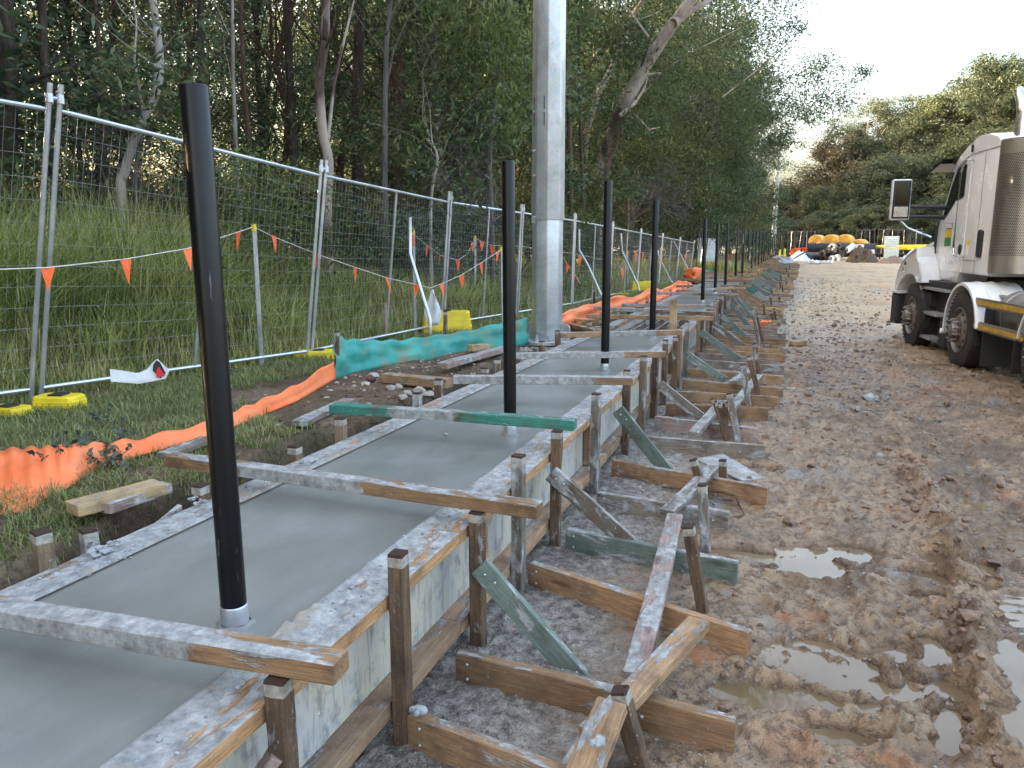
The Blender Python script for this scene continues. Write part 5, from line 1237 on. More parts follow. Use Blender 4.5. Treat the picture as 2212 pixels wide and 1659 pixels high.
# yellow discs: short drums on edge
for k, (px, py, rp, lab) in enumerate(((1766,524,15.5,'leftmost of three tall yellow plastic discs'), (1797,524,16,'middle of three tall yellow plastic discs'), (1827,524,16,'rightmost of three tall yellow plastic discs'), (1859,532,14,'small yellow disc, lower than the others at right'))):
    c = far_pt(px, py, DF + 1.2 + .0 * k); r_ = rp * DF / 1700 * 1.02
    mb = MB(); mb.lathe([(.0001, -.42), (r_ * .93, -.42), (r_, -.36), (r_, .36), (r_ * .93, .42), (.0001, .42)], 40, Matrix.Translation(c) @ Matrix.Rotation(R(-24), 4, 'Z') @ Matrix.Rotation(R(90), 4, 'X'))
    tag(mb.build('plastic_disc', M['drum'], None, 40), lab + ' on the pipe stack', 'plastic disc', 'yellow plastic discs')
def corr_pipe(px0, px1, py, d, r, lab, per=.16):
    a = far_pt(px0, py, d); b = far_pt(px1, py, d); b.z = a.z; Mx, L = frame(a, b); n = int(L / per); prof = [(.0001, 0)]
    for i in range(n):
        x = i * L / n; prof += [(r, x), (r, x + L / n * .5), (r * .9, x + L / n * .55), (r * .9, x + L / n * .95)]
    prof += [(r, L), (r * .85, L), (.0001, L - .05)]
    mb = MB(); mb.lathe(prof, 20, Mx @ Matrix.Rotation(R(90), 4, 'Y')); tag(mb.build('corrugated_pipe', M['pipeblk'], None, 30), lab, 'pipe', 'black corrugated pipes')
corr_pipe(1744, 1852, 537, DF, .42, 'long black ribbed pipe under the yellow discs'); corr_pipe(1852, 1891, 538, DF, .40, 'black ribbed pipe under the small yellow disc')
corr_pipe(1741, 1800, 552, DF, .34, 'black ribbed pipe at the bottom of the stack')
mb = MB(); mb.bar(far_pt(1742, 545.5, DF), far_pt(1800, 546.5, DF), .9, .08); tag(mb.build('bearer', M['pine']), 'brown timber bearer between the black pipes', 'timber beam')
# crates on pallet
mb = MB(); a = far_pt(1835, 534.5, DF - 1.5); mb.bar(a, far_pt(1866, 534.5, DF - 1.5), .9, .42); root = mb.build('pallet_load', M['wht'], None, False, bev=.02); tag(root, 'white and grey wrapped boxes on a timber pallet before the pipes', 'pallet load')
mb = MB(); 
for z in (541, 544): mb.bar(far_pt(1835, z, DF - 1.5), far_pt(1870, z, DF - 1.5), 1.0, .04)
for q in (1837, 1850, 1868): mb.bar(far_pt(q - 1.5, 542.5, DF - 1.5), far_pt(q + 1.5, 542.5, DF - 1.5), 1.0, .1)
mb.build('pallet', M['blond'], root)
mb = MB(); mb.bar(far_pt(1832, 550, DF - 1.2), far_pt(1850, 550, DF - 1.2), .8, .45); tag(mb.build('pale_crate', M['whitefab'], bev=.02), 'pale plastic crate under the pallet of boxes', 'crate')
mb = MB(); mb.bar(far_pt(1868, 545, DF - 1), far_pt(1890, 543.5, DF - 1), .6, .28); tag(mb.build('white_trough', M['wht'], bev=.02), 'long white box beside the pallet', 'box')
# black plastic rolls heap
spec = [(1788,540,1808,556,.26,'rubber'), (1796,533,1815,545,.30,'pvc'), (1812,531,1835,545,.30,'rubber'), (1776,548,1792,545,.26,'rubber'), (1742,556,1768,555,.28,'steel_dark'), (1768,558,1778,550,.26,'rubber'), (1778,560,1786,553,.30,'rubber'), (1806,560,1820,545,.24,'whitefab'), (1815,548,1830,536,.3,'rubber'), (1796,558,1806,553,.2,'whitefab'), (1830,541,1842,531,.2,'whitefab')]
for k, (x0, y0, x1, y1, r_, mt) in enumerate(spec):
    a = far_pt(x0, y0, DF - 2.5); b = far_pt(x1, y1, DF - 1.8); Mx, L = frame(a, b); mb = MB()
    mb.lathe([(r_ * .35, .02), (r_ * .35, 0), (r_, 0), (r_ * 1.04, L * .3), (r_ * .96, L * .6), (r_, L), (.001, L)], 14, Mx @ Matrix.Rotation(R(90), 4, 'Y'))
    tag(mb.build('plastic_roll', M[mt], None, 40), '%s roll of plastic sheet in the heap before the pipes, %s of the pile' % ('pale' if mt == 'whitefab' else 'dark', ordn(k)), 'plastic roll', 'rolls of plastic sheeting')
# tank (IBC)
def ibc(px0, px1, y0, y1, d, lab):
    a = far_pt(px0, y1, d); b = far_pt(px1, y1, d); t = far_pt(px0, y0, d); H = t.z - a.z; Wd = (b - a).length; b.z = a.z; ax = (b - a).normalized(); nn = Vector((-ax.y, ax.x, 0))
    root = empty('liquid_tank', a); tag(root, lab, 'tank', 'caged liquid tanks')
    c = (a + b) / 2 + nn * Wd / 2; c.z = a.z + H / 2; mb = MB(); Mx = Matrix((ax, nn, Vector((0, 0, 1)))).transposed().to_4x4(); Mx.translation = c
    mb.box(-Wd * .47, Wd * .47, -Wd * .47, Wd * .47, -H * .46, H * .47, Mx); par(mb.build('tank', M['ibc'], None, False, bev=.05), root)
    mb = MB()
    for i in range(8):
        u = -Wd / 2 + Wd * i / 7
        for s_ in (-Wd / 2, Wd / 2): mb.tube([Mx @ Vector((u, s_, -H/2)), Mx @ Vector((u, s_, H/2))], .012, 4); mb.tube([Mx @ Vector((s_, u, -H/2)), Mx @ Vector((s_, u, H/2))], .012, 4)
    for i in range(6):
        z = -H/2 + H * i / 5; q = Wd / 2; mb.tube([Mx @ Vector(p) for p in ((-q, -q, z), (q, -q, z), (q, q, z), (-q, q, z), (-q, -q, z))], .014, 4)
    par(mb.build('cage', M['wht']), root)
    mb = MB(); mb.box(-Wd/2, Wd/2, -Wd/2, Wd/2, -H/2 - .08, -H/2, Mx); par(mb.build('pallet_base', M['yellow']), root)
ibc(1909, 1941, 511, 534, 57, 'upper pale green caged tank of the stacked pair'); ibc(1908, 1940, 536.5, 562, 57, 'lower pale green caged tank standing on the ground')
for k, (x0, y0, x1, y1) in enumerate(((1892,533,2075,531), (1930,537,2075,534.5))):
    mb = MB(); mb.tube([far_pt(x0, y0, 60 + k), far_pt(x1, y1, 58 + k)], .11, 10); tag(mb.build('yellow_pipe', M['yellow'], None, True), ('upper' if k == 0 else 'lower') + ' long yellow pipe lying high behind the tanks', 'pipe', 'long yellow pipes')
mb = MB(); mb.tube([far_pt(1900, 536, 61), far_pt(1900, 560, 61)], .05, 6); mb.tube([far_pt(2010, 535, 60), far_pt(2010, 556, 60)], .05, 6); mb.tube([far_pt(1892, 549, 61), far_pt(2030, 549, 60)], .05, 6); tag(mb.build('pipe_rack', M['steel_dark']), 'dark rack carrying the long yellow pipes', 'rack')
# earth mounds and white sheeting
def mound(px0, px1, pyb, pyt, d, mat, nm, lab, cat, seed, dep=1.6, rough=.35):
    a = far_pt(px0, pyb, d); b = far_pt(px1, pyb, d); H = far_pt((px0 + px1) / 2, pyt, d).z - a.z; c = (a + b) / 2; L = (b - a).length / 2; ax = (b - a).normalized(); nn = Vector((-ax.y, ax.x, 0))
    n = 70; g = np.linspace(-1, 1, n); U, W_ = np.meshgrid(g, g, indexing='ij'); r2 = np.sqrt(U ** 2 + W_ ** 2)
    h = np.clip(1 - r2 ** 2, 0, 1) ** .8 * (1 + rough * fbm(U * 3, W_ * 3, 1, 4, seed) * 2) + .12 * rough * fbm(U, W_, .08, 3, seed + 3)
    h = np.where(r2 > 1, -.1, h) * H
    X = c.x + ax.x * U * L * 1.05 + nn.x * W_ * dep; Yy = c.y + ax.y * U * L * 1.05 + nn.y * W_ * dep
    o = grid(X, Yy, c.z - .05 + h, nm, mat); tag(o, lab, cat); return o
mound(1828, 1898, 566, 542, 55, M['mound'], 'earth_mound', 'dark heap of dug earth in front of the pipe stack', 'earth mound', 3, rough=.5)
mound(1895, 1960, 566, 556, 54, M['clod'], 'earth_mound', 'low brown earth heap in front of the caged tank', 'earth mound', 9, rough=.5)
mound(1702, 1752, 560, 544, 58, M['whitefab'], 'sheeted_heap', 'heap covered in crumpled white sheeting left of the pipes', 'sheeted heap', 5, rough=.22)
mound(1945, 2010, 562, 546, 58, M['whitefab'], 'sheeted_heap', 'low heap of white wrapped material by the truck bonnet', 'sheeted heap', 6, rough=.6)
mound(1640, 1720, 572, 552, 50, M['conc_rough'], 'gravel_heap', 'low grey gravel heap at the end of the strip', 'gravel heap', 8, rough=.3)
mound(1545, 1590, 590, 572, 33, M['whitefab'], 'sheeted_heap', 'white bags heaped between the first distant posts', 'sheeted heap', 12, rough=.6)
mb = MB(); mb.tube([far_pt(1712, 560, 56), far_pt(1744, 542, 57)], .05, 6); tag(mb.build('long_bar', M['steel_dark'], None, True), 'dark bar leaning on the white sheeted heap', 'bar')
for k, (px, py) in enumerate(((1684, 550), (1694, 548))):
    mb = MB(); a = far_pt(px, py + 8, 52); mb.tube([a, a + Vector((0, 0, .55))], .07, 8); tag(mb.build('marker_tube', M['flag'] if 0 else simple('pale yellow tube', (.75, .75, .15), .5), None, True), ('left' if k == 0 else 'right') + ' yellow marker tube at the far end of the strip', 'marker', 'yellow marker tubes')
for k in range(7):
    px = 1746 + k * 8.5; c = far_pt(px, 566, 50); mb = MB(); lump(mb, c, .16, 1); tag(mb.build('white_block', M['wht']), 'small white block in the row on the far ground, %s from the left' % ordn(k), 'block', 'row of small white blocks')

# ================================================================== VEGETATION
rs = np.random.RandomState(5)
def leaves(P, L, W, droop=.3, name='crown', mat=None, parent=None):
    """P: n x 3 leaf positions -> rhombic leaves of length L, width W, mostly hanging"""
    n = len(P); a = rs.uniform(0, 2*np.pi, n); el = rs.normal(-droop, .55, n)
    d = np.stack([np.cos(a) * np.cos(el), np.sin(a) * np.cos(el), np.sin(el)], 1)
    r = rs.normal(size=(n, 3)); s_ = np.cross(d, r); s_ /= np.linalg.norm(s_, axis=1)[:, None] + 1e-9
    l = (L * rs.uniform(.6, 1.3, n))[:, None]; w_ = (W * rs.uniform(.7, 1.25, n))[:, None]
    V = np.stack([P, P + d * l * .45 + s_ * w_ * .5, P + d * l, P + d * l * .45 - s_ * w_ * .5], 1).reshape(-1, 3)
    F = np.arange(4 * n).reshape(n, 4)
    return npmesh(name, V, F, mat, False, parent)
def clump(c, r, n, flat=.75, hollow=.35):
    q = rs.normal(size=(n, 3)); q /= np.linalg.norm(q, axis=1)[:, None]
    rad = (hollow + (1 - hollow) * rs.rand(n) ** .5)[:, None] * r * rs.uniform(.55, 1.15, (n, 1))
    # sub-clusters give an uneven outline
    k = 14; sub = rs.normal(size=(k, 3)); sub /= np.linalg.norm(sub, axis=1)[:, None]; sub *= r * rs.uniform(.45, 1.0, (k, 1))
    pick = rs.randint(0, k, n); q2 = sub[pick] + rs.normal(size=(n, 3)) * r * .24
    m_ = rs.rand(n) < .78; out = np.where(m_[:, None], q2, q * rad); out[:, 2] *= flat
    return out + np.array(c)
def limb_pts(a, b, bend=.15, n=6):
    a = Vector(a); b = Vector(b); L = (b - a).length; o = Vector((rnd.uniform(-1, 1), rnd.uniform(-1, 1), rnd.uniform(-.3, 1))) * L * bend
    return [a.lerp(b, t) + o * math.sin(math.pi * t) + Vector((rnd.uniform(-1, 1), rnd.uniform(-1, 1), 0)) * L * .02 for t in [i / n for i in range(n + 1)]]
def trunkmesh(paths, mat, name, parent=None):
    mb = MB()
    for pts, r0, r1 in paths:
        k = len(pts); mb.tube(pts, [r0 + (r1 - r0) * (i / (k - 1)) ** .8 * (1 + .0) + rnd.uniform(-.05, .05) * r0 * (0 < i < k - 1) for i in range(k)], 9 if r0 > .06 else 5, False)
    return mb.build(name, mat, parent, 'all')
def make_tree(name, H, r0, zlow, R_, ncl, nl, leafL, leafmat_, barkm, lab, grp, shape='round', clr=1.0, twigs=True):
    root = empty(name, (0, 0, 0)); tag(root, lab, 'tree', grp)
    paths = []; top = Vector((rnd.uniform(-.06, .06) * H, rnd.uniform(-.06, .06) * H, H * .9)); main = limb_pts((0, 0, -.3), top, .04, 9); paths.append((main, r0, r0 * .25))
    P = []
    for i in range(ncl):
        t = (i + .5) / ncl; z = zlow + (H - zlow) * t ** .9
        if shape == 'round': rr = R_ * math.sin(math.pi * min(1, .18 + .80 * t)) ** .6
        elif shape == 'umbrella': rr = R_ * (.35 + .75 * t) * (1 if t < .85 else (1 - t) / .15 * .8 + .2)
        else: rr = R_ * (1 - .3 * t)
        a = i * 2.4 + rnd.uniform(-.6, .6); q = rr * rnd.uniform(.35, 1.0); c = Vector((math.cos(a) * q, math.sin(a) * q, z + rnd.uniform(-.3, .3)))
        k = min(len(main) - 2, max(1, int((c.z * .72) / (H * .9) * (len(main) - 1)))); 
        if twigs and rnd.random() < .8: paths.append((limb_pts(main[k], c, .12, 5), r0 * rnd.uniform(.16, .34), r0 * .05))
        cr = rnd.uniform(.55, 1.0) * clr; P.append(clump(c, cr, int(nl * rnd.uniform(.6, 1.3)), .7 if shape != 'umbrella' else .5))
    trunkmesh(paths, barkm, 'trunk', root)
    leaves(np.concatenate(P), leafL, leafL * .32, .35, 'crown', leafmat_, root)
    return root
def place(proto, x, y, z, s, lab, used=[]):
    o = proto if proto.name not in used else copy_tree(proto)
    if proto.name not in used: used.append(proto.name)
    o.location = (x, y, z); o.rotation_euler = (rnd.uniform(-.04, .04), rnd.uniform(-.04, .04), rnd.uniform(0, 6.28)); o.scale = (s * rnd.uniform(.9, 1.1), s * rnd.uniform(.9, 1.1), s * rnd.uniform(.92, 1.08))
    o['label'] = lab; return o
def gz(D): return .5
tA = make_tree('forest_tree', 11, .15, 3.6, 2.9, 24, 430, .12, M['leaf_dark'], M['bark_dark'], 'x', 'trees of the wood behind the fence')
tB = make_tree('forest_tree', 8.5, .11, 1.6, 2.5, 24, 460, .10, M['leaf_dark'], M['bark_red'], 'x', 'trees of the wood behind the fence')
tC = make_tree('forest_tree', 9.5, .12, 1.0, 2.9, 38, 760, .12, M['leaf'], M['bark_grey'], 'x', 'trees of the wood behind the fence')
tD = make_tree('forest_tree', 12, .16, 1.2, 3.6, 40, 560, .18, M['leaf_dark'], M['bark_dark'], 'x', 'trees of the wood behind the fence', clr=1.5)
used = []
SKYN = ['farther left', 'left', 'middle', 'right']
def wood(px, D, proto, s, desc, z=.45):
    p = Dp(px, 530, D); return place(proto, p.x, p.y, z, s, desc, used)
# middle distance trees filling the wood
W1 = [(-160,17,tB,1.0),(-60,18,tA,1.1),(165,19,tB,1.0),(235,20,tA,1.1),(300,18,tB,1.0),(405,20,tA,.9),(470,16,tB,1.05),(575,20,tA,1.0),(610,16.5,tB,1.1),(690,20,tA,1.05),(770,18,tB,1.2),(850,19,tA,1.1),(905,17,tB,1.1),(985,16,tC,1.0),(1050,19,tC,1.15),(1090,24,tA,1.2),(1180,22,tC,1.1),(1235,25,tB,1.4),(1300,27,tC,1.2),(1370,28,tC,1.2),(1390,33,tA,1.3),(1450,31,tC,1.3),(1500,36,tC,1.4),(1535,40,tC,1.2),(1580,47,tC,1.1),(1600,60,tC,1.0)]
W1 = [(a, b + (2.5 if a < 900 else 0), c, d) for a, b, c, d in W1]
for i, (px, D, pr, s_) in enumerate(W1):
    wood(px, D, pr, s_, 'leafy tree in the wood behind the fence, %s of the front row from the left' % ordn(i))
W2 = [(-420,20),(-300,24),(-170,26),(-30,31),(185,34),(290,36),(430,38),(560,35),(680,39),(800,36),(900,38),(985,33),(1060,35),(1130,31),(1210,36),(1290,40),(1350,44),(1420,42),(1480,48),(1530,52),(1555,58)]
for i, (px, D) in enumerate(W2):
    wood(px, D, tD, 1.0 if px > 0 else 1.1, 'dark tree deep in the wood, %s of the back row from the left' % ordn(i))
i = 0
for an, D in [(60+7*k, 13+2.5*(k % 2)) for k in range(13)] + [(57+7*k, 20+3*(k % 2)) for k in range(13)] + [(60+6*k, 29) for k in range(12)]:  # unseen ring of trees added to keep the low sun off the foreground
    place(tD, -math.sin(R(an)) * D, math.cos(R(an)) * D, .3, 1.15, 'dark tree added outside the left edge to block low sun, %s of them' % ordn(i), used); i += 1
for i in range(16):  # tall row added behind the wood to keep sun off the far trees
    place(tD, -14 - rnd.uniform(0, 14), 38 + i * 3.0, .3, 1.55, 'tall dark tree added far back to shade the far trees, %s of them' % ordn(i), used)
# individual trunks seen between the leaves
def trunk_tree(pts, wpx, D, barkm, lab, crown=None, D2=None, top=True, side=(), name='gum_tree', wtop=None, pale=0, leafm=None):
    D2 = D2 or D; n = len(pts); P_ = []
    for i, (x, y) in enumerate(pts): P_.append(Dp(x, y, D + (D2 - D) * i / (n - 1)))
    q = P_[0].copy(); q.z = .2; P_ = [q] + P_
    e = P_[-1] + (P_[-1] - P_[-2]).normalized() * 5 if top else P_[-1] + (P_[-1] - P_[-2]) * .05
    if top: P_.append(e)
    # smooth the path
    Q = []
    for i in range(len(P_) - 1):
        for k in range(4):
            t = k / 4; a = P_[max(i - 1, 0)]; b = P_[i]; c = P_[i + 1]; d = P_[min(i + 2, len(P_) - 1)]
            Q.append(.5 * ((2 * b) + (-a + c) * t + (2*a - 5*b + 4*c - d) * t*t + (-a + 3*b - 3*c + d) * t**3))
    Q.append(P_[-1]); r0 = wpx * D / 1690 / 2
    root = empty(name, q); tag(root, lab, 'tree', 'single trunks at the edge of the wood')
    paths = [(Q, r0 * 1.1, r0 * (.45 if wtop is None else wtop))]
    for sp, w_ in side:
        S_ = [Dp(x, y, D2 + (.3 * k)) for k, (x, y) in enumerate(sp)]; paths.append((S_, w_ * D / 1690 / 2, w_ * D / 1690 / 5))
    for k in range(5):
        a = Q[rnd.randint(len(Q) // 2, len(Q) - 1)]; b = a + Vector((rnd.uniform(-1.3, 1.3), rnd.uniform(-1, 1), rnd.uniform(.2, 1.6))); paths.append((limb_pts(a, b, .15, 5), r0 * .22, r0 * .05))
    if pale:
        kk = int(len(Q) * pale); paths[0] = (Q[:kk + 1], r0 * 1.1, r0 * .85); par(trunkmesh([(Q[kk:], r0 * .9, r0 * .5)], M['bark_pale'], 'upper_limb'), root)
    if pale:
        par(trunkmesh(paths[:1] , barkm, 'trunk'), root)
        for q_ in paths[1:]: par(trunkmesh([q_], M['bark_pale'] if q_[1] > .09 else barkm, 'limb'), root)
    else: par(trunkmesh(paths, barkm, 'trunk'), root)
    C = []
    for k in range(7): b = e + Vector((rnd.gauss(0, 1.1), rnd.gauss(0, 1.1), rnd.gauss(.3, .9))); C.append(clump(b, .8, 420))
    if crown:
        for (x, y, d, r_) in crown: C.append(clump(Dp(x, y, d), r_, int(700 * r_ ** 1.3)))
    par(leaves(np.concatenate(C), .13, .036, .4 if not leafm else .8, 'crown', leafm or M['leaf']), root); return root
trunk_tree([(18,520),(15,300),(14,100),(12,0)], 46, 11.5, M['bark_dark'], 'thick dark trunk at the left edge of the photo')
trunk_tree([(108,420),(98,200),(90,0)], 24, 13, M['bark_dark'], 'dark straight trunk second from the left edge')
trunk_tree([(225,400),(222,200),(210,60),(205,0)], 15, 14, M['bark_red'], 'thin brown trunk left of the white curved gum')
trunk_tree([(262,430),(268,375),(297,285),(335,205),(345,130),(338,60),(330,0)], 18, 10.5, M['bark_pale'], 'white barked gum with a curved trunk behind the fence', side=[([(312,255),(290,130),(295,60),(290,0)], 7)], wtop=.75)
trunk_tree([(292,420),(312,270),(330,230)], 9, 10.8, M['bark_grey'], 'slim grey trunk leaning beside the white curved gum', top=False)
trunk_tree([(440,430),(436,200),(432,0)], 22, 14.5, M['bark_dark'], 'dark trunk just right of the first black post')
trunk_tree([(515,420),(505,200),(502,0)], 11, 14, M['bark_pale'], 'thin trunk with pale patches above the bunting peak')
trunk_tree([(548,420),(528,200),(520,0)], 13, 15, M['bark_red'], 'slender reddish trunk beside the thin pale one')
trunk_tree([(640,420),(628,200),(618,0)], 24, 16.5, M['bark_dark'], 'dark trunk left of the kinked red-brown trunk')
trunk_tree([(706,470),(710,350),(698,290),(690,180),(702,90),(704,0)], 21, 11.5, M['bark_mix'], 'kinked red-brown gum trunk in the middle of the fence', side=[([(708,300),(722,180),(745,80),(765,0)], 9)], wtop=.8)
trunk_tree([(778,480),(772,300),(776,0)], 34, 16, M['bark_dark'], 'broad stringy dark trunk behind the fence')
trunk_tree([(832,460),(832,250),(836,80),(845,0)], 15, 12.5, M['bark_grey'], 'slim grey trunk between two broad dark trunks', side=[([(832,200),(850,110),(880,40),(930,-20)], 7)])
trunk_tree([(866,480),(858,300),(862,0)], 46, 17, M['bark_red'], 'very broad red-brown trunk left of the second black post')
trunk_tree([(908,480),(912,300),(905,0)], 24, 16, M['bark_dark'], 'dark trunk right of the very broad red-brown trunk')
trunk_tree([(930,450),(945,340),(920,300)], 9, 12, M['bark_pale'], 'short crooked pale stem near the fence joint', top=False)
trunk_tree([(1232,440),(1228,200),(1222,0)], 14, 17, M['bark_red'], 'thin straight trunk right beside the big galvanised pole')
trunk_tree([(1258,440),(1252,200),(1250,0)], 10, 19, M['bark_dark'], 'thin dark trunk between the pole and the leaning gum')
BIG = [(1395,140,21,1.3),(1440,250,21,1.2),(1480,130,22,1.4),(1560,50,24,1.5),(1620,20,25,1.3),(1700,10,26,1.1),(1530,180,24,1.5),(1590,140,26,1.4),(1650,110,27,1.2),(1640,200,28,1.6),(1600,250,28,1.5),(1700,190,29,1.1),
       (1735,215,29,1.2),(1765,235,30,.9),(1680,245,30,1.1),(1608,310,30,1.35),(1560,300,28,1.5),(1755,250,30,.6),(1770,130,30,.65),(1790,150,30,.7),(1808,205,30,.75),(1830,225,31,.5),(1850,160,31,.5),(1872,155,31,.35),(1755,165,30,.45),(1800,290,31,.4),
       (1540,380,29,1.4),(1568,400,31,1.15),(1480,350,26,1.4),(1420,330,25,1.2),(1500,440,30,1.2),(1588,350,32,1.1),(1720,60,27,.5)]
trunk_tree([(1282,478),(1296,380),(1322,300),(1345,235),(1378,170),(1408,118),(1455,50),(1492,0)], 36, 21, M['bark_mix'], 'great leaning gum with a pale upper limb reaching over the posts', crown=BIG, D2=20, pale=.45,
           side=[([(1338,250),(1372,222),(1392,190),(1400,160),(1430,158)], 9), ([(1365,245),(1385,262),(1402,280),(1425,275)], 6), ([(1455,50),(1490,25),(1535,0)], 18), ([(1560,210),(1650,140),(1740,60)], 3), ([(1390,200),(1450,140),(1520,100),(1620,50)], 3)])
trunk_tree([(1262,330),(1290,210),(1330,130),(1350,60),(1388,0)], 16, 24, M['bark_pale'], 'pale slanting limb tree behind the great leaning gum', D2=23)
trunk_tree([(1062,470),(1058,330),(1075,180),(1090,60),(1100,0)], 12, 13.5, M['bark_grey'], 'gum with yellow green hanging leaves just left of the big pole', leafm=M['leaf_lime'],
           crown=[(1100,30,12.5,.55),(1060,60,13,.5),(1110,110,12.5,.5),(1015,40,13,.5),(1075,160,13,.45),(1110,215,12.5,.42),(1040,130,13.5,.45),(985,90,13.5,.4),(1095,290,13,.35),(1215,20,13.5,.45),(1225,70,13.5,.3),(950,20,13.5,.4)])
# shrubs along the back of the fence
def shrub(px, pyt, D, r, lab, leafm, L=.07, n=2600, name='shrub', tall=1.0, zb=.45):
    p = Dp(px, 530, D); top = Dp(px, pyt, D).z; H = max(.5, top - zb); root = empty(name, (p.x, p.y, zb)); tag(root, lab, 'shrub', 'shrubs behind the fence')
    P = []; paths = []
    k = 9
    for i in range(k):
        c = Vector((rnd.gauss(0, r * .5), rnd.gauss(0, r * .5), H * (.25 + .7 * i / k))); P.append(clump(c, r * rnd.uniform(.4, .65), n // k)); paths.append((limb_pts((0, 0, 0), c, .1, 4), .02, .004))
    trunkmesh(paths, M['bark_grey'], 'stems', root); leaves(np.concatenate(P), L, L * .34, .1, 'foliage', leafm, root); return root
SH = [(560,300,11,.9,'yellow green feathery shrub under the wood',M['leaf_lime']),(620,330,10.5,.8,'light green feathery shrub by the fence top rail',M['leaf_lime']),(500,340,12,.9,'green shrub right of the first black post',M['leaf']),(740,360,13,.9,'olive shrub behind the third fence panel',M['leaf']),
      (925,430,12.5,.7,'pale silvery shrub behind the fence joint left of the second black post',M['leaf_grey']),(1000,440,14,.8,'grey green shrub behind the fence',M['leaf_grey']),(1080,420,16,1.0,'dark green shrub left of the second black post top',M['leaf_dark']),
      (1218,330,17,.9,'bright green shrub beside the pole, upper one',M['leaf_lime']),(1215,430,15,.6,'bright green shrub low beside the pole',M['leaf_lime']),(830,420,15,1.0,'dark shrub behind the broad trunks',M['leaf_dark']),(390,330,13,.9,'dark shrub left of the first black post',M['leaf_dark']),(180,330,13,1.0,'dark shrub left behind the fence',M['leaf_dark']),
      (1560,460,30,1.3,'green shrub mass at the far fence corner',M['leaf']),(1620,455,40,1.6,'green shrub behind the distant posts',M['leaf']),(1300,420,20,.9,'dark green shrub at the foot of the leaning gum',M['leaf_dark'])]
for a in SH: shrub(*a)
for i, (px, pyt, D, r_) in enumerate(((-150,330,20,1.6),(-30,300,24,1.8),(70,330,22,1.6),(150,340,25,1.7),(250,320,23,1.7),(350,340,26,1.8),(450,350,23,1.6),(550,340,26,1.8),(650,350,24,1.7),(740,360,27,1.8),(820,350,25,1.7),(900,370,24,1.6),(990,360,26,1.8),(1070,360,27,1.8),
        (10,400,16,1.0),(95,410,15.5,1.0),(290,400,15,1.0),(420,410,16,1.0),(600,410,15,1.0),(690,420,16,1.0),(790,430,17,1.1),(880,430,16,1.0),(960,440,17,1.0))):
    shrub(px, pyt, D, r_, 'dark undergrowth bush in the wood, %s of the %s row from the left' % (ordn(i if i < 14 else i - 14), 'farther' if i < 14 else 'nearer'), M['leaf_brown'] if i % 2 else M['leaf_dark'], .11 if i < 14 else .08, 4200, 'forest_shrub')
sp = [o for o in SC.objects if o.name == 'forest_shrub'][0]; i = 0
for an, D in [(60+5*k, 11 + 2*(k % 2)) for k in range(18)] + [(58+4*k, 19 + 2*(k % 2)) for k in range(22)]:  # out-of-view bushes added to stop light leaking in under the crowns
    o = copy_tree(sp); o.location = (-math.sin(R(an)) * D, math.cos(R(an)) * D, .2); o.scale = (1.5, 1.5, 1.15); o.rotation_euler.z = rnd.uniform(0, 6.28)
    o['label'] = 'dark bush added outside the left edge to block low light, %s of them' % ordn(i); i += 1
# dead twiggy bush
def twigs(px0, px1, py0, py1, D, n, lab, seed):
    r_ = random.Random(seed); mb = MB(); root_p = Dp((px0 + px1) / 2, 480, D)
    for i in range(n):
        a = Dp(r_.uniform(px0, px1), r_.uniform(440, 490), D + r_.uniform(-.8, .8)); b = Dp(r_.uniform(px0, px1), r_.uniform(py0, py1), D + r_.uniform(-1, 1)); k = [a.lerp(b, t) + Vector((r_.gauss(0, .09), r_.gauss(0, .09), r_.gauss(0, .06))) for t in (0, .25, .5, .75, 1)]
        mb.tube(k, [.016, .012, .009, .006, .003], 3, False)
        for j in range(5):
            c = k[r_.randint(1, 4)]; e = c + Vector((r_.gauss(0, .35), r_.gauss(0, .35), r_.uniform(-.1, .5))); mb.tube([c, c.lerp(e, .5) + Vector((r_.gauss(0, .05), 0, r_.gauss(0, .05))), e], [.007, .005, .002], 3, False)
    tag(mb.build('dead_bush', M['bark_grey'], None, 'all'), lab, 'bush', 'dead twiggy bushes')
twigs(1345, 1490, 350, 430, 22, 55, 'large dead grey twiggy bush below the leaning gum', 1)
twigs(140, 330, 150, 330, 12, 34, 'bare dead branches behind the first tall fence panel', 2)
twigs(930, 1080, 250, 420, 14, 34, 'bare crooked branches behind the fence left of the second black post', 3)
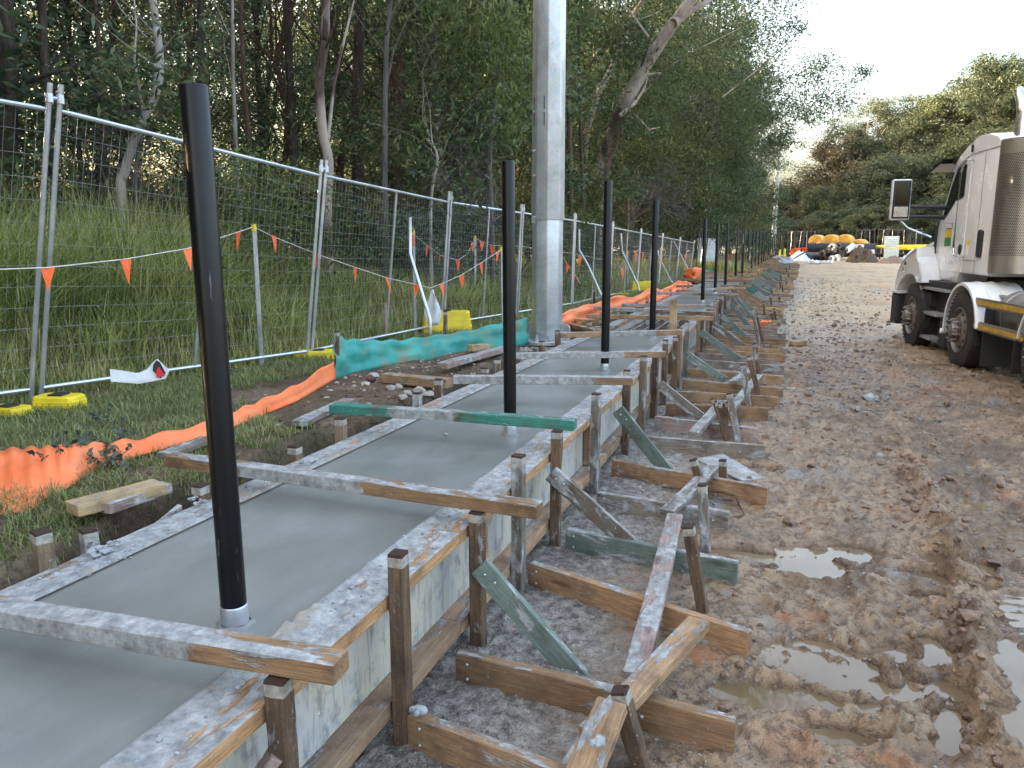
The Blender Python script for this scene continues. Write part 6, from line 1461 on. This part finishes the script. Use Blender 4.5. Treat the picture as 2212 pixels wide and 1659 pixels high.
# ------------------------------------------------------------------ far hillside trees
fA = make_tree('hill_tree', 15, .22, 3.0, 4.6, 52, 900, .26, M['leaf_far'], M['bark_grey'], 'x', 'trees on the far side of the site', clr=1.6)
fB = make_tree('hill_tree', 16, .20, 8.0, 5.0, 34, 800, .24, M['leaf_far'], M['bark_pale'], 'x', 'trees on the far side of the site', 'umbrella', clr=1.6)
fC = make_tree('hill_tree', 9, .18, .8, 3.6, 40, 800, .24, M['leaf_brown'], M['bark_grey'], 'x', 'trees on the far side of the site', clr=1.5)
fD = make_tree('hill_tree', 10, .2, 0.5, 4.2, 46, 900, .25, M['leaf_far'], M['bark_grey'], 'x', 'trees on the far side of the site', clr=1.6)
HT = {fA: 15.8, fB: 17, fC: 9.8, fD: 10.8}
FR = [(1668,400,82,fC),(1700,400,84,fD),(1740,385,86,fD),(1785,290,84,fC),(1835,300,86,fA),(1872,186,88,fB),(1925,205,90,fB),(1960,240,84,fA),(2010,200,86,fA),(2060,160,88,fB),(2105,150,84,fA),(2150,130,90,fB),(2200,160,84,fA),(2250,120,84,fB),(2320,140,84,fA),(2400,130,82,fA),(2500,120,80,fA),
      (1720,440,76,fC),(1765,400,76,fD),(1815,380,78,fD),(1850,345,78,fC),(1890,330,76,fD),(1935,320,78,fA),(1990,330,76,fD),(2040,300,76,fA),(2095,280,76,fD),(2150,270,76,fA),(2215,260,75,fD),(2290,260,74,fA),(2380,240,73,fD),
      (1690,470,70,fD),(1735,480,70,fC),(1780,455,71,fD),(1830,450,71,fD),(1875,440,71,fD),(1925,445,71,fC),(1975,440,70,fD),(2030,420,70,fD),(2090,430,70,fC),(2150,420,69,fD),(2230,400,68,fD),(2320,400,68,fD)]
for i, (px, pyt, D, pr) in enumerate(FR):
    p = Dp(px, 530, D); H = Dp(px, pyt, D).z - .3; s_ = H / HT[pr]
    pos = ('back row', 'middle row', 'front row')[0 if i < 17 else 1 if i < 30 else 2]; k = i if i < 17 else i - 17 if i < 30 else i - 30
    o = place(pr, p.x, p.y, .3, s_, '%s tree of the %s beyond the site, %s from the left' % ('spreading gum' if pr is fB else 'brownish' if pr is fC else 'rounded green', pos, ordn(k)), used)
    if pr in (fC, fD): o.scale = (max(s_, .62), max(s_, .62), s_)
# ------------------------------------------------------------------ grass
def blades(name, X, Y_, Z_, h, w_, bend, mat, lab, cat, seg=4):
    n = len(X); a = rs.uniform(0, 2*np.pi, n); d = np.stack([np.cos(a), np.sin(a)], 1); s_ = np.stack([-np.sin(a), np.cos(a)], 1); V = np.zeros((n, (seg + 1) * 2, 3))
    for i in range(seg + 1):
        t = i / seg; off = (h * bend * t * t)[:, None] * d; z = Z_ + h * t * (1 - .35 * bend * t); ww = (w_ * (1 - t ** 1.6) * .5 + .0004)[:, None] * s_
        V[:, 2*i, :2] = np.stack([X, Y_], 1) + off - ww; V[:, 2*i+1, :2] = np.stack([X, Y_], 1) + off + ww; V[:, 2*i, 2] = z; V[:, 2*i+1, 2] = z
    base = np.arange(n)[:, None] * (seg + 1) * 2; F = np.concatenate([base + np.array([[2*i, 2*i+1, 2*i+3, 2*i+2]]) for i in range(seg)], 1).reshape(-1, 4)
    o = npmesh(name, V.reshape(-1, 3), F, mat); tag(o, lab, cat, kind='stuff'); return o
def fence_x(Y_):                              # X of the fence line
    ys = np.array([b.y for b, t in JJ]); xs_ = np.array([b.x for b, t in JJ]); return np.interp(Y_, ys, xs_)
def lawn(n, seed, mat, hmul, lab, name):
    rs.seed(seed); Yq = np.exp(rs.uniform(np.log(1.15), np.log(30), n)); Xq = bank_edge(Yq) + np.maximum(0, .0235 * (Yq - 20)) + .03 - rs.rand(n) ** 1.0 * np.maximum(.3, (-2.5 - fence_x(Yq)) + .4)
    d = fbm(Xq, Yq, .55, 3, 91) * .6 + fbm(Xq, Yq, .16, 3, 95) * .6
    bare = sstep(3.9, 4.7, Yq) * sstep(9.0, 8.2, Yq) * sstep(-4.0, -3.6, Xq) * 1.0
    edge = sstep(0, .25, bank_edge(Yq) - Xq)
    keep = (d > -.28 + .75 * bare + .25 * (1 - edge)) & ((rs.rand(n) > .75 * bare))
    Xq, Yq, d = Xq[keep], Yq[keep], d[keep]; h = (.035 + .07 * rs.rand(len(Xq)) + .05 * np.clip(d, 0, 1)) * hmul * np.clip(.7 + Yq * .04, .8, 1.6)
    return blades(name, Xq, Yq, bank_z(Xq, Yq) - .004, h, (.003 + .0028 * rs.rand(len(Xq))) * np.clip(.8 + Yq * .12, 1, 3.5), rs.uniform(.15, 1.3, len(Xq)), mat, lab, 'grass', 3)
lawn(125000, 1, M['grass'], 1.0, 'short green grass on the bank between the forms and the fence', 'lawn_grass')
lawn(22000, 2, M['drygrass'], .8, 'dry straw mixed through the short grass on the bank', 'dry_grass')
def reeds(n, seed, mat, name, lab, hm=1.0):
    rs.seed(seed); Yq = np.exp(rs.uniform(np.log(1.4), np.log(34), n)); u = rs.rand(n); Xq = fence_x(Yq) - .10 - u ** 1.3 * (4.5 + .12 * Yq)
    tus = fbm(Xq, Yq, .8, 3, 101); depth = fence_x(Yq) - Xq; hh = .30 + .55 * sstep(0, 1.2, depth) + 1.0 * sstep(1.0, 2.6, depth) * sstep(11.5, 7.0, Yq) + .22 * tus
    keep = (tus + .5 * rs.rand(n)) > -.35; Xq, Yq, hh = Xq[keep], Yq[keep], hh[keep]
    h = hh * rs.uniform(.55, 1.15, len(Xq)) * hm; k = len(Xq)
    return blades(name, Xq, Yq, np.full(k, .44) + 0 * Xq, h, (.008 + .010 * rs.rand(k)) * np.clip(.75 + Yq * .06, 1, 2.4), rs.uniform(.05, .75, k) ** 1.1, mat, lab, 'reeds', 4)
reeds(78000, 3, M['reed'], 'tall_reeds', 'tall green reeds and sedge growing behind the mesh fence')
reeds(10000, 4, M['drygrass'], 'dry_reeds', 'dry straw coloured stems among the tall reeds', 1.05)
def tussocks(seed, n, lab, name):
    rs.seed(seed); C = []
    for k in range(n):
        Yc_ = math.exp(rs.uniform(math.log(2.2), math.log(20))); dep = rs.uniform(.5, 4.5); C.append((float(fence_x(Yc_)) - dep, Yc_, dep))
    Xs, Ys_, hs = [], [], []
    for x, y, dep in C:
        m_ = int(rs.uniform(160, 300)); Xs.append(x + rs.normal(0, .10, m_)); Ys_.append(y + rs.normal(0, .10, m_)); hs.append((.8 + 1.15 * sstep(.8, 2.2, np.array(dep)) * sstep(11.5, 7.0, np.array(y))) * rs.uniform(.6, 1.15, m_))
    Xs, Ys_, hs = map(np.concatenate, (Xs, Ys_, hs)); k = len(Xs)
    return blades(name, Xs, Ys_, np.full(k, .44), hs, rs.uniform(.012, .022, k), rs.uniform(.25, 1.2, k), M['sedge'], lab, 'sedge', 5)
M['sedge'] = leafmat('broad sedge blades', (.12, .18, .045), (.32, .40, .13), (.60, .60, .30), .8, .4)
tussocks(21, 170, 'arching broad sedge tussocks among the reeds behind the fence', 'sedge_tussocks')
# small leafy weeds in front of the orange fabric
def weed(px, py, h, n, lab, seed):
    c = Zp(px, py, .52); root = empty('weed', c); tag(root, lab, 'weed', 'leafy weeds on the bank'); r_ = random.Random(seed); mb = MB(); P = []
    for k in range(n):
        e = Vector((r_.gauss(0, .07), r_.gauss(0, .07), h * r_.uniform(.4, 1))); pts = [Vector((0, 0, -.02)), e * .5 + Vector((r_.gauss(0, .01), 0, 0)), e]; mb.tube(pts, [.003, .0025, .0015], 4, False)
        for j in range(9): P.append(tuple(pts[1].lerp(e, j / 8) if j > 1 else pts[1]))
    mb.build('stems', M['bark_grey'], root); leaves(np.array(P), .036, .024, 0, 'leaves', M['leaf_grey'], root)
weed(140, 1015, .22, 7, 'dark leafed weed sprawling over the orange fabric', 1); weed(235, 1010, .12, 12, 'pale frosted weed beside the orange fabric', 2); weed(265, 985, .20, 6, 'taller green weed right of the orange fabric edge', 3); weed(225, 925, .15, 5, 'small weed behind the orange fabric', 4)
# planted clump far by the corner
rs.seed(9); c = Zp(1530, 600, .5); k = 2600; q = rs.normal(size=(k, 2)) * (.55, .35)
o = blades('grass_clump', c.x + q[:, 0], c.y + q[:, 1], np.full(k, .5), rs.uniform(.35, .85, k), np.full(k, .02), rs.uniform(.2, .9, k), M['reed'], 'tall planted clump of grass at the far fence corner', 'grass clump'); del o['kind']
# leaf litter and dirt clods on the bare bank
mb = MB(); 
for _ in range(900):
    y = rnd.uniform(1.3, 9.5); x = -2.5 - abs(rnd.gauss(0, .45)); x = max(x, -4.6)
    lump(mb, (x, y, float(bank_z(np.array([x]), np.array([y]))[0]) + .002), rnd.uniform(.004, .018))
tag(mb.build('soil_crumbs', M['mound']), 'dark soil crumbs and debris on the bare bank edge', 'soil crumbs', kind='stuff')
mb = MB()
for _ in range(160):
    y = rnd.uniform(4.6, 8.6); x = rnd.uniform(-3.7, -2.6); lump(mb, (x, y, float(bank_z(np.array([x]), np.array([y]))[0])), rnd.uniform(.006, .022))
tag(mb.build('stone_chips', M['stone']), 'pale stone chips on the bare dirt patch', 'stone chips', kind='stuff')
